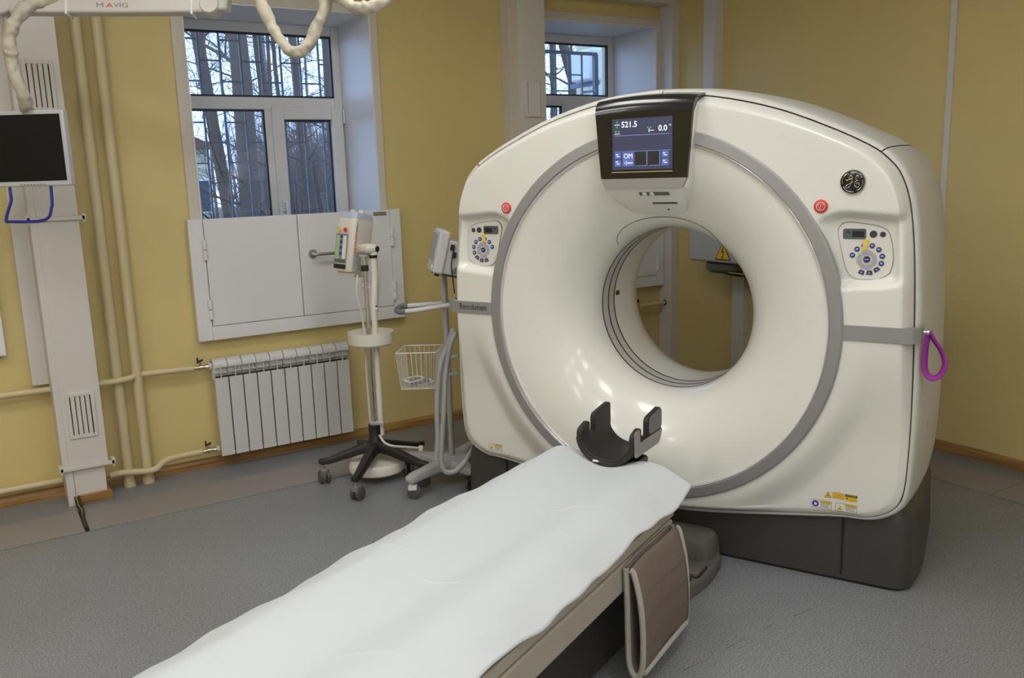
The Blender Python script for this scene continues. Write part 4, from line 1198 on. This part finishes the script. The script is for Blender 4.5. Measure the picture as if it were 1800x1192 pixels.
hface(.022, .044, -.085, .035, 'key_column', 'led_lime', .003, kp); hface(-.022, .0, -.085, .035, 'key_column', 'label_white', .003, kp)
hface(-.024, .046, -.103, -.088, 'key_row', 'lcd_slate', .003, kp)
hface(-.026, .048, -.137, -.114, 'readout', 'label_black')
MB(inj).lathe([(0, 0), (.011, 0), (.011, .004), (0, .004)], hd(.0785, .03, .066), hn, 18).build('arm_button', 'tape_yellow', head)
MB(inj).lathe([(0, 0), (.011, 0), (.011, .004), (0, .004)], hd(.0785, -.008, .066), hn, 18).build('stop_button', 'estop_red', head)
tx = text('MEDRAD', .026, 'text_red', None, (0, 0, 0), EX, EY, 'lettering', .0003)
sn = -hw_
sd = -1 if True else 1
def on_head_text(o, n_, u_):
    ex, ey = hu, hn                    # reads upwards along the side face
    ez = ex.cross(ey)
    pos = hd(n_, -.0588, u_)
    M_ = Matrix(((ex.x, ey.x, ez.x, pos.x), (ex.y, ey.y, ez.y, pos.y), (ex.z, ey.z, ez.z, pos.z), (0, 0, 0, 1)))
    o.data.transform(inj.matrix_world.inverted() @ M_); o.parent = head
on_head_text(tx, .05, .0)
tx = text('Stellant', .018, 'text_grey', None, (0, 0, 0), EX, EY, 'lettering', .0003); on_head_text(tx, .05, .085)
MB(inj).obox(hd(.052, -.0585, -.095), hn * .008, hu * .038, hw_ * .0006).build('info_label', 'medical_clear', head)
eb = WP + V((.012, -.010, 1.232))
MB(inj).tube(smooth([hd(-.02, -.03, -.03), eb + V((-.035, .01, .003)), eb], 4), .026, 18).cyl(eb + V((0, 0, -.03)), eb + V((0, 0, .018)), .0225, n=18).build('elbow', 'medical_cream', head)
MB(inj).lathe([(0, 0), (.015, 0), (.015, .002), (0, .002)], eb + V((.0115, -.0235, .0)), (.44, -.9, 0), 18).build('elbow_plug', 'black_plastic', head)
MB(inj).tube(smooth([hd(-.08, .02, .07), hd(-.105, .01, .055), hd(-.12, .0, -.01), WP + V((.05, .02, 1.15)), WP + V((.03, .03, .9))], 6), .006, 8).build('head_cable', 'cable_white', inj)
MB(inj).tube(smooth([HB + V((-.03, .03, 1.10)), HB + V((-.045, .02, 1.0)), HB + V((-.02, .02, .85)), HB + V((-.022, .012, .6)), HB + V((-.02, .01, .35)), HB + V((-.006, .02, .24))], 6), .0055, 8).build('pole_cable', 'cable_white', inj)
cb = [at_depth(x, y, d) for x, y, d in ((667, 765, 4.47), (676, 778, 4.45), (690, 784, 4.46), (715, 786, 4.50), (740, 788, 4.55))]
MB(inj).tube(smooth(cb, 5), .006, 8).build('floor_lead', 'cable_white', inj)
MB(inj).obox(cb[-1], CR * .012, CU * .014, CF * .012).build('plug', 'cable_white', inj, bevel=.004)
text_c = WP + V((-.004, -.018, 1.02))
MB(inj).obox(WP + V((.006, -.019, .93)) , CR * .007, CU * .010, CF * .0015).build('weight_label', 'label_white', inj)
MB(inj).obox(WP + V((.006, -.021, .935)) , CR * .0045, CU * .0045, CF * .0015).build('weight_mark', 'label_black', inj)

# patient monitor on its stand
SP = V((2.05, 3.93, 0))
ms = thing('monitor_stand', 'grey wheeled pole stand with a wire basket beside the scanner', 'stand', tuple(SP))
for ang, L, wh in ((203, .33, True), (126, .27, False), (37, .27, False), (268, .21, False)):
    t = math.radians(ang); d = V((math.cos(t), math.sin(t), 0)); w = V((-d.y, d.x, 0))
    rws = []
    for q, hw2, z0, z1 in ((0, .075, .085, .125), (.07, .055, .085, .13), (.16, .034, .088, .135), (L - .03, .032, .088, .130), (L + .012, .028, .09, .125), (L + .028, .014, .095, .118)):
        c = SP + d * q
        rws.append([c + w * (hw2 * x) + EZ * (z0 + (z1 - z0) * zz) for x, zz in ((-1, 0), (1, 0), (1, .6), (.75, 1), (-.75, 1), (-1, .6))])
    m = MB(ms).grid(rws, True); m.f += [(0, 1, 2, 3, 4, 5)[::-1], tuple(30 + i for i in range(6))]
    m.build('base_arm', 'stand_grey', ms, bevel=.006, recalc=True)
    caster(ms, SP + d * L, t + 2.2, 'label_white' if wh else 'black_plastic', 'wheel_grey', .036, wh, .095)
MB(ms).lathe([(.0, .08), (.10, .08), (.10, .122), (.06, .135), (.03, .140), (.0, .14)], SP, (0, 0, 1), 28).build('base_hub', 'stand_grey', ms)
MB(ms).cyl(SP + EZ * .13, SP + EZ * 1.12, .0155, n=18).build('pole', 'stand_pole', ms)
LN = V((-.845, .533, 0)).normalized(); LW = V((-.533, -.845, 0)).normalized()
# U handle
hz = .935
p = [SP + LN * -.03 + LW * .035 + EZ * (hz + .01), SP + LN * .14 + LW * .055 + EZ * (hz - .01), SP + LN * .20 + LW * .055 + EZ * (hz - .015)]
q = [SP + LN * -.03 + LW * -.035 + EZ * (hz + .01), SP + LN * .14 + LW * -.055 + EZ * (hz + .0), SP + LN * .20 + LW * -.055 + EZ * (hz - .003)]
for pp in (p, q): MB(ms).tube(smooth(pp, 4), .0125, 12).build('handle_bar', 'monitor_side', ms)
MB(ms).tube(smooth([p[-1], p[-1] + LN * .03, SP + LN * .25 + EZ * (hz - .012), q[-1] + LN * .03, q[-1]], 5), .0145, 12).build('handle_grip', 'grip_grey', ms)
MB(ms).obox(SP + LN * -.03 + EZ * (hz + .01), LN * .012, LW * .045, EZ * .014).build('handle_clamp', 'stand_grey', ms, bevel=.004)
# wire basket
BW = (LW * .9 + LN * .1).normalized()
B0 = SP + LN * .035 - BW * .09
def bq(n_, w_, z): return B0 + LN * n_ + BW * w_ + EZ * z
zt, zb = .715, .525
m = MB(ms)
NL, WLn = .205, .20
top = [bq(0, 0, zt), bq(NL, 0, zt), bq(NL, WLn, zt), bq(0, WLn, zt)]
bot = [bq(.015, .015, zb), bq(NL - .015, .015, zb), bq(NL - .015, WLn - .015, zb), bq(.015, WLn - .015, zb)]
for rg, r_ in ((top, .0032), (bot, .0022)):
    for i in range(4): m.cyl(rg[i], rg[(i + 1) % 4], r_, n=6)
for i in range(4):
    for k in range(8):
        u = k / 8
        m.cyl(top[i].lerp(top[(i + 1) % 4], u), bot[i].lerp(bot[(i + 1) % 4], u), .0016, n=5)
for k in range(1, 8):
    u = k / 8
    m.cyl(bot[0].lerp(bot[1], u), bot[3].lerp(bot[2], u), .0016, n=5); m.cyl(bot[0].lerp(bot[3], u), bot[1].lerp(bot[2], u), .0016, n=5)
m.build('wire_basket', 'wire_white', ms)
for zc in (.665, .575):
    MB(ms).obox(SP + V((0, 0, zc)) - LN * .015, LN * .04, LW * .014, EZ * .008).build('basket_bracket', 'stand_grey', ms, bevel=.003)
rr = random.Random(5)
for j in range(3):
    c = bq(.10 + .02 * j, .09 + .015 * j, zb + .012 + .012 * j)
    pts = [c + LN * ((.05 + .012 * math.sin(k * 1.7 + j)) * math.cos(k * .7)) + BW * ((.055 + .01 * math.cos(k * 1.3)) * math.sin(k * .7)) + EZ * (.004 * math.sin(k * 2.1)) for k in range(20)]
    o = MB().tube(smooth(pts, 4), .0035, 6).build('coiled_cable', ['cable_white', 'hose_grey', 'cable_white'][j])
    tag(o, ['upper white cable coil in the wire basket', 'middle grey cable coil in the wire basket', 'lower white cable coil in the wire basket'][2 - j], 'cable', 'cables coiled in the basket')

pm = thing('patient_monitor', 'small grey patient monitor with a green light on top of the pole stand', 'monitor', tuple(SP + EZ * 1.115))
n0 = V((-.93, .367, 0)).normalized(); tl = math.radians(14)
pn = n0 * math.cos(tl) + EZ * math.sin(tl); pu = EZ * math.cos(tl) - n0 * math.sin(tl); pw = pu.cross(pn).normalized()
PC = SP + EZ * 1.225 + n0 * .045
def pq(n_, w_, u_): return PC + pn * n_ + pw * w_ + pu * u_
MB(pm).obox(pq(-.028, 0, 0), pn * .028, pw * .125, pu * .108).build('front_case', 'monitor_side', pm, bevel=.012, seg=3)
MB(pm).obox(pq(.0015, 0, 0), pn * .002, pw * .118, pu * .101).build('front_bezel', 'monitor_grey', pm, bevel=.006)
MB(pm).obox(pq(.0025, 0, .016), pn * .0025, pw * .098, pu * .068).build('display', 'screen_grey', pm)
MB(pm).obox(pq(-.095, .0, -.018), pn * .045, pw * .115, pu * .085).build('rear_case', 'monitor_grey', pm, bevel=.008)
sg = 1 if pw.dot(CF) < 0 else -1
MB(pm).lathe([(0, 0), (.006, 0), (.006, .002), (0, .002)], pq(.0035, sg * .09, -.078), pn, 12).build('power_light', 'led_green', pm)
for w_ in (-.07, .07): MB(pm).obox(pq(-.03, w_, -.114), pn * .012, pw * .012, pu * .008).build('foot', 'black_plastic', pm, bevel=.002)
MB(pm).obox(pq(-.085, 0, -.108), pn * .055, pw * .06, pu * .006).build('mount_plate', 'black_plastic', pm)
for k, (n_, u_) in enumerate(((-.075, .035), (-.09, .0))):
    MB(pm).obox(pq(n_, sg * .118, u_), pn * .010, pw * .008, pu * .014).build('connector', 'black_plastic', pm, bevel=.002)
MB(pm).lathe([(0, 0), (.016, 0), (.010, .02), (.006, .026), (0, .026)], pq(-.10, sg * .125, -.06), -EZ, 16).build('cable_boot', 'stand_grey', pm)
pl_ = [pq(-.10, sg * .125, -.08), SP + LW * .045 + EZ * 1.10 - LN * .005, SP + LW * .04 + EZ * 1.0 - LN * .006, SP + LW * .04 + EZ * .85 - LN * .006, SP + LW * .03 + EZ * .70 - LN * .02]
MB(pm).tube(smooth(pl_, 6), .0045, 8).build('patient_cable', 'hose_grey', pm)
pl_ = [pq(-.082, sg * .125, .02), pq(-.085, sg * .13, -.05), pq(-.105, sg * .125, -.11), SP + EZ * 1.0 - LN * .05]
MB(pm).tube(smooth(pl_, 6), .003, 6).build('sensor_wire', 'cable_black', pm)

def hose(pix, r, label, d0=4.28):
    path = smooth([at_depth(x, y, d0 + (dd)) for x, y, dd in pix], 8)
    # resample evenly for the ribs
    L = [0]
    for i in range(1, len(path)): L.append(L[-1] + (path[i] - path[i - 1]).length)
    n = int(L[-1] / .0045)
    out = []; j = 0
    for k in range(n + 1):
        s = L[-1] * k / n
        while j < len(L) - 2 and L[j + 1] < s: j += 1
        u = (s - L[j]) / max(1e-9, L[j + 1] - L[j])
        out.append(path[j].lerp(path[j + 1], u))
    rs = [r * (1 + .09 * math.cos(k * math.pi)) for k in range(n + 1)]
    o = MB().tube(out, rs, 14).build('corrugated_hose', 'hose_grey', angle=80)
    return tag(o, label, 'hose', 'hoses by the monitor stand')
hose([(801, 585, .02), (792, 606, 0), (785.5, 641, 0), (782, 673, 0), (780, 720, 0), (777, 770, 0), (776, 810, 0), (782, 828, 0), (796, 830, .0), (812, 818, .02), (834, 785, .06)], .0135, 'ribbed grey hose looping up behind the white scanner corner')
hose([(797, 580, .10), (786, 610, .02), (776, 636, .0), (770.5, 668, 0), (768, 720, 0), (769.5, 770, 0), (767, 806, 0)], .0135, 'ribbed grey hose hanging straight with a free end')

# ------------------------------------------------------------------ ceiling-hung display
MD = 3.7
k_ = MD / F
root = thing('wall_monitor', 'flat black display in a silver bezel hanging from the ceiling arm', 'monitor', tuple(at_depth(40, 328, MD)))
fx = V((CR.x, CR.y, 0)).normalized(); fz = EZ; fn = fx.cross(fz)        # fn points away from the camera?
if fn.dot(CF) > 0: fn = -fn
mc = at_depth(38, 262, MD)
W2_, H2_ = 160 * k_ / 2, 131 * k_ / 2
MB(root).obox(mc - fn * .02, fx * W2_, fn * .02, fz * H2_).build('case', 'bezel_silver', root, bevel=.006)
MB(root).obox(mc + fn * .0008 + fz * .003, fx * (W2_ - .016), fn * .001, fz * (H2_ - .020)).build('screen', 'screen_off', root)
for k in range(8):
    MB(root).obox(mc + fx * (-.02 + .014 * k) - fz * (H2_ - .009) + fn * .001, fx * .003, fn * .001, fz * .0015).build('button', 'text_grey', root)
MB(root).obox(mc - fn * .06, fx * .06, fn * .025, fz * .06).build('mount', 'arm_white', root, bevel=.004)
hp = [at_depth(x, y, MD + .05) for x, y in ((16, 322), (20, 352), (11, 385), (18, 390), (80, 386), (92, 360), (89, 322))]
MB(root).tube(smooth([hp[0], hp[1]], 2) + smooth([hp[1].lerp(hp[2], .1), hp[2], hp[3].lerp(hp[4], .02), hp[4], hp[5]], 5) + [hp[6]], .0065, 10).build('grab_handle', 'handle_blue', root)

AD = 3.62
arm = thing('ceiling_boom', 'white spring arm carrying the display, with grey lettering', 'boom', tuple(at_depth(380, 10, AD)))
a0, a1 = at_depth(8, 10, AD), at_depth(372, 11, AD)
ad = (a1 - a0).normalized(); au = CU - ad * CU.dot(ad); au = au.normalized(); an = ad.cross(au)
if an.dot(CF) > 0: an = -an
prof = rpoly([(-.037, -.028), (.037, -.028), (.037, .028), (-.037, .028)], .012, 4)
rws = []
for u, s in ((0.0, .95), (.12, 1.0), (.55, 1.02), (.97, .92), (1.0, .9)):
    c = a0.lerp(a1, u)
    rws.append([c + au * (z * s) + an * y for z, y in prof])
m = MB(arm).grid(rws, True); n = len(prof); m.f += [tuple(range(n)), tuple(4 * n + i for i in range(n))]
m.build('arm_cover', 'arm_white', arm, angle=40, recalc=True)
for c, r_ in ((a1, .041), (a0, .046)):
    MB(arm).lathe([(.0, -.036), (r_, -.036), (r_, .030), (r_ * .9, .036), (.0, .037)], c, an, 32).build('joint', 'arm_white', arm)
MB(arm).obox(a1 + ad * .045 + au * .01, ad * .03, au * .035, an * .03).build('joint_end', 'arm_white', arm, bevel=.012, seg=3)
for px_ in (122, 341):
    c = at_depth(px_, 12, AD)
    MB(arm).obox(c, ad * .0045, au * .041, an * .031).build('cable_tie', 'label_white', arm, bevel=.002)
c = at_depth(202, 14, AD); c = c + an * (.0288 - (c - a0).dot(an))
MI = arm.matrix_world.inverted()
def arm_text(s, x, size, material, sx=1.35):
    q = at_depth(x, 14, AD); q = q + an * (.0292 - (q - a0).dot(an))
    o = text(s, size, material, None, (0, 0, 0), EX, EY, 'lettering', .0003, 'CENTER', sx)
    M_ = Matrix(((ad.x, au.x, an.x, q.x), (ad.y, au.y, an.y, q.y), (ad.z, au.z, an.z, q.z), (0, 0, 0, 1)))
    o.data.transform(MI @ M_); o.parent = arm
    return o
arm_text('M', 181.5, .027, 'logo_grey', 1.65); arm_text('VIG', 218, .027, 'logo_grey', 1.45); arm_text('A', 198, .027, 'text_red', 1.6)
o = arm_text('portegra', 56, .010, 'logo_grey', 1.0); o.data.transform(Matrix.Translation(-(MI.to_3x3() @ au) * .026)); 
o = arm_text('2', 70, .014, 'text_red', 1.0); o.data.transform(Matrix.Translation(-(MI.to_3x3() @ au) * .025))
pc = a1 + ad * .05
MB(arm).cyl(pc + au * .02, V((pc.x, pc.y, CEIL)), .032, n=20).build('ceiling_post', 'arm_white', arm)
MB(arm).lathe([(0, 0), (.11, 0), (.10, .03), (.04, .05), (0, .05)], V((pc.x, pc.y, CEIL)), -EZ, 28).build('ceiling_plate', 'arm_white', arm)
mt = mc - fn * .085
MB(arm).tube(smooth([a0, a0 - EZ * .10 + (mt - a0) * .2, V((mt.x, mt.y, mc.z + .20)), V((mt.x, mt.y, mc.z + .02))], 5), .016, 12).build('drop_tube', 'stand_pole', arm)

from mathutils import noise as mnoise
HOOKS = []
def sleeve(pix, d, label, r=.022, up=(False, False), first=None):
    pts_ = [at_depth(x, y, d + e) for x, y, e in pix]
    if up[0]: pts_ = [V((pts_[0].x, pts_[0].y, CEIL - .03)), V((pts_[0].x, pts_[0].y, (pts_[0].z + CEIL) / 2))] + pts_; HOOKS.append(pts_[0])
    if up[1]: pts_ = pts_ + [V((pts_[-1].x, pts_[-1].y, (pts_[-1].z + CEIL) / 2)), V((pts_[-1].x, pts_[-1].y, CEIL - .03))]; HOOKS.append(pts_[-1])
    path = smooth(pts_, 12)
    n = 20; m = MB(); m.tube(path, r, n)
    for i in range(len(path) * n):
        c = path[i // n]; q = V(m.v[i]); dv = q - c
        f = 1 + .36 * mnoise.noise(q * 18.0) + .30 * mnoise.noise(q * 52.0)
        m.v[i] = tuple(c + dv * f)
    o = m.build('cable_sleeve', 'hose_beige', angle=80)
    return tag(o, label, 'cable sleeve', 'beige cable sleeves of the ceiling arm')
sleeve([(436, -60, .1), (458, 0, 0), (480, 48, 0), (503, 82, 0), (522, 92, 0), (540, 80, 0), (556, 50, 0), (574, 2, 0), (590, -60, .1)], 3.4, 'beige cable sleeve hanging in a deep V before the window', .023, (True, True))
sleeve([(570, -40, .05), (598, -4, 0), (622, 12, 0), (645, 15, 0), (664, 8, 0), (690, -12, 0), (720, -50, 0)], 3.35, 'beige cable sleeve in a shallow sag above the window corner', .023, (True, True))
sleeve([(128, -6, .02), (80, 2, .0), (45, 14, -.02), (24, 40, -.04), (17, 75, -.04), (20, 105, -.02), (30, 140, 0), (42, 175, .04), (54, 205, .14)], 3.6, 'beige cable sleeve winding from the arm down behind the display', .026)

h0, h1 = HOOKS[0], HOOKS[-1]
hd_ = (h1 - h0); hd_.z = 0; hl_ = hd_.length; hd_.normalize()
root = thing('ceiling_rail', 'white ceiling rail from which the beige cable sleeves hang', 'rail', (h0.x, h0.y, CEIL - .04))
c_ = (h0 + h1) / 2
MB(root).obox((c_.x, c_.y, CEIL - .018), hd_ * (hl_ / 2 + .25), hd_.cross(EZ) * .035, EZ * .018).build('track', 'arm_white', root, bevel=.004)
for q_ in HOOKS:
    MB(root).lathe([(.0, 0), (.03, 0), (.03, .02), (.0, .02)], (q_.x, q_.y, CEIL - .056), (0, 0, 1), 20).build('trolley', 'stand_pole', root)

# ------------------------------------------------------------------ outside
GZ = -1.0
o = MB().box((-40, WY + WTH, GZ - .2), (70, 90, GZ)).build('outside_ground', 'leaf_litter', angle=0)
struct(o, 'brown leaf-strewn ground outside the windows')

def grille(x0, x1, z0, z1, label, yo=.80, rail=False, ph=0):
    y = WY + yo
    root = thing('window_grille', label, 'grille', ((x0 + x1) / 2, y, z0))
    bar = MB(); bar.box((-.006, -.006, 0), (.006, .006, z1 - z0)); bm_ = bar.mesh('upright_bar', 'grille_paint', 0)
    sp = .128
    n = int((x1 - x0) / sp) + 1
    rg = MB(); rg.box((.0065, -.005, -.005), (sp - .0065, .005, .005)); rm = rg.mesh('rung', 'grille_paint', 0)
    for k in range(n):
        x = x0 + k * sp
        inst(bm_, 'upright_bar', root, (x - (x0 + x1) / 2, 0, 0))
        if k < n - 1:
            z = z0 + (.06 if (k + ph) % 2 else .185)
            while z < z1 - .04:
                inst(rm, 'rung', root, (x - (x0 + x1) / 2, 0, z - z0)); z += .25
    for zz in ((z0, z1) if rail else (z0,)):
        MB(root).box((x0 - .02, y - .012, zz - .012), (x0 + (n - 1) * sp + .02, y + .012, zz + .012)).build('rail', 'grille_paint', root)
    if rail:
        xe = x0 + (n - 1) * sp
        MB(root).box((xe - .012, y - .02, z0), (xe + .022, y + .014, z1)).build('end_post', 'grille_paint', root)
        MB(root).box((xe + .022, y - .004, z1 - .44), (xe + .085, y + .004, z1 - .36)).build('wall_bracket', 'grille_paint', root)
    for xa_ in (x0 + .02, x0 + (n - 2) * sp):
        for za_ in (z0 + .02, z1 - .30):
            MB(root).box((xa_ - .008, WY + WTH, za_ - .008), (xa_ + .008, y, za_ + .008)).build('wall_anchor', 'grille_paint', root)
    return root
grille(.86, 2.45, .9, 2.86, 'blue-grey staggered bar grille outside the window above the radiator')
grille(3.30, 4.50, .9, 2.50, 'blue-grey bar grille with a top rail outside the far window', .82, True, 1)

def tree(px, y, r, label, seed, lean=0., top=13., group='bare trees outside the windows', nb=26, py=280, matl='bark', reach=2.4):
    d = ray(px, py); p = CAM + d * ((y - CAM.y) / d.y)
    R = random.Random(seed)
    base = V((p.x - lean * (p.z - GZ), y, GZ))
    root = thing('bare_tree', label, 'tree', tuple(base), 0, group)
    path = []; rs = []
    n = 14
    wx = R.uniform(0, 6); 
    for i in range(n + 1):
        z = top * i / n
        path.append(base + V((lean * z + .07 * math.sin(z * .7 + wx) - .07 * math.sin(wx), .07 * math.cos(z * .6 + wx), z)))
        rs.append(r * (1.0 - .75 * i / n) * (1 + .07 * math.sin(i * 2.3 + wx)) * (1.25 if i == 0 else 1))
    MB(root).tube(path, rs, 12).build('trunk', matl, root, angle=80)
    m = MB(root)
    def branch(p0, dirv, L, r0, lev):
        k = 4; q = p0.copy(); d_ = dirv.normalized(); pts = [q.copy()]; rr_ = [r0]
        for i in range(k):
            d_ = (d_ + V((R.uniform(-.28, .28), R.uniform(-.28, .28), R.uniform(-.16, .22)))).normalized()
            q = q + d_ * (L / k); pts.append(q.copy()); rr_.append(max(.0028, r0 * (1 - .8 * (i + 1) / k)))
        m.tube(pts, rr_, 5 if lev else 6, cap=False)
        if lev < 2:
            for j in range(5 if lev == 0 else 3):
                i = R.randint(1, k)
                nd = (d_ + V((R.uniform(-1, 1), R.uniform(-1, 1), R.uniform(-.5, .7)))).normalized()
                branch(pts[i], nd, L * R.uniform(.35, .6), max(.004, rr_[i] * .7), lev + 1)
    for j in range(nb):
        t = R.uniform(.14, .75)
        i = int(t * n); p0 = path[i].lerp(path[i + 1], t * n - i)
        an_ = R.uniform(0, 2 * math.pi)
        branch(p0, V((math.cos(an_), math.sin(an_), R.uniform(.1, .7))), reach * R.uniform(.5, 1.1), max(.009, r * R.uniform(.07, .2)), 0)
    m.build('branches', matl, root, angle=80)
    return root
T1 = [(405, 11.0, .150, .0, 'thickest dark trunk, behind the fixed window pane'), (366, 13.0, .105, -.05, 'stout trunk leaning beside the thickest one outside the window'),
      (352, 15.0, .062, -.06, 'slim trunk nearest the casing away from the sash'), (444, 13.0, .085, -.035, 'leaning trunk between the thickest one and the window post'),
      (508, 14.0, .065, -.045, 'narrow dark trunk behind the sash frame by the window post'), (534, 11.5, .060, -.04, 'mossy trunk behind the middle of the opening sash'),
      (562, 13.0, .070, -.03, 'grey trunk near the hinge side of the sash'), (579, 17.0, .075, -.02, 'far trunk at the hinge edge of the sash'),
      (490, 19.0, .060, .01, 'thin far trunk behind the middle window post'), (470, 21.0, .07, -.01, 'thin far trunk rising just beside the middle window post')]
for i, (x, y, r_, ln, lb) in enumerate(T1):
    tree(x, y, r_, lb, 20 + i, ln, py=110, nb=20, reach=1.7)
tree(1008, 12.0, .14, 'leaning dark trunk crossing the far window', 51, -.30, 9, py=110, nb=14, reach=1.6)
tree(966, 15.0, .09, 'upright bare tree at the duct side of the far window', 52, .02, 12, py=110, nb=26, reach=1.8)
tree(1000, 19.0, .06, 'thin bare tree behind the leaning trunk', 53, .02, 12, py=110, nb=26, reach=2.0)
R = random.Random(11)
for k in range(30):
    px_ = 338 + 30 * k + R.uniform(-8, 8) if k < 9 else (40 + 30 * (k - 9) if k < 19 else 640 + 42 * (k - 19)) + R.uniform(-8, 8)
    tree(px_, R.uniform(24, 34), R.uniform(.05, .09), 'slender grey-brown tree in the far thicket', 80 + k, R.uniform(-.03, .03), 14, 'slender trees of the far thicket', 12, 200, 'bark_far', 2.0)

m = MB()
for k in range(9000):
    y = R.uniform(19, 30); q = R.uniform(.17, .45) if R.random() < .35 else R.uniform(.275, .45)
    x = q * y; h = R.uniform(1.2, 5.2) * (1.0 if q > .285 else .42)
    a = V((x, y, GZ)); b_ = a + V((R.uniform(-.9, .9), R.uniform(-.5, .5), h))
    w_ = R.uniform(.006, .022)
    m.add([a + V((-w_, 0, 0)), a + V((w_, 0, 0)), a + V((0, w_ * 1.5, 0)), b_], [(0, 1, 3), (1, 2, 3), (2, 0, 3), (0, 2, 1)])
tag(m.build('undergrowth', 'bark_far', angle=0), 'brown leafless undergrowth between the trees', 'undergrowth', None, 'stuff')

def house(x0, x1, y, z1, matl, label, rows_, cols, rt=1.6):
    root = thing('far_building', label, 'building', ((x0 + x1) / 2, y, GZ))
    MB(root).box((x0, y, GZ), (x1, y + 8, z1)).build('walls', matl, root)
    MB(root).prism([(x0 - .4, z1), (x1 + .4, z1), ((x0 + x1) / 2, z1 + rt)], (0, y - .4, 0), EX, EZ, V((0, 8.8, 0))).build('roof', 'roof_brown', root, recalc=True)
    for i in range(cols):
        for j in range(rows_):
            x = x0 + (x1 - x0) * (i + .5) / cols; z = GZ + 1.2 + j * 2.8
            w_ = MB(root).box((x - .55, y - .06, z), (x + .55, y + .02, z + 1.5)).build('window', 'building_white', root)
            MB(root).box((x - .46, y - .08, z + .09), (x - .03, y - .05, z + 1.41)).box((x + .03, y - .08, z + .09), (x + .46, y - .05, z + 1.41)).build('window_pane', 'building_glass', w_)
house(3.5, 9.6, 40, 3.0, 'building_cream', 'pale cream house far behind the trees', 1, 5)
# wing of the same building beside the far window
root = thing('building_wing', 'white wing of the building with wall siding beside the far window', 'building', (4.8, WY + .8, GZ))
MB(root).box((4.66, WY + WTH + .02, GZ), (5.4, WY + 1.0, 3.6)).build('corner_pier', 'building_white', root)
MB(root).box((5.29, WY + 1.98, GZ), (9.0, WY + 2.2, 3.9)).build('walls', 'building_white', root)
MB(root).box((5.27, WY + 1.985, GZ), (5.29, WY + 2.16, 3.9)).build('corner_board', 'building_cream', root)
for k in range(16):
    MB(root).box((5.30, WY + 1.955, 2.35 + k * .09), (6.2, WY + 1.98, 2.42 + k * .09)).build('siding_board', 'building_white', root)
za, zb_ = hit(1038, 140, V((0, 1, 0)), WY + 1.5).z, hit(1038, 105, V((0, 1, 0)), WY + 1.5).z
ac = thing('air_conditioner', 'white outdoor air conditioner on brackets beside the far window', 'air conditioner', (5.2, WY + 1.65, za - .04))
MB(ac).box((4.93, WY + 1.50, za), (5.7, WY + 1.80, zb_ + .1)).build('case', 'building_white', ac, bevel=.02)
MB(ac).lathe([(.10, 0), (.16, 0), (.16, .01), (.10, .01)], (5.4, WY + 1.50, (za + zb_) / 2 + .05), (0, -1, 0), 24, True).build('fan_guard', 'grille_paint', ac)
for x_ in (5.02, 5.55): MB(ac).box((x_, WY + 1.52, za - .04), (x_ + .03, WY + 1.953, za)).build('bracket', 'grille_paint', ac)
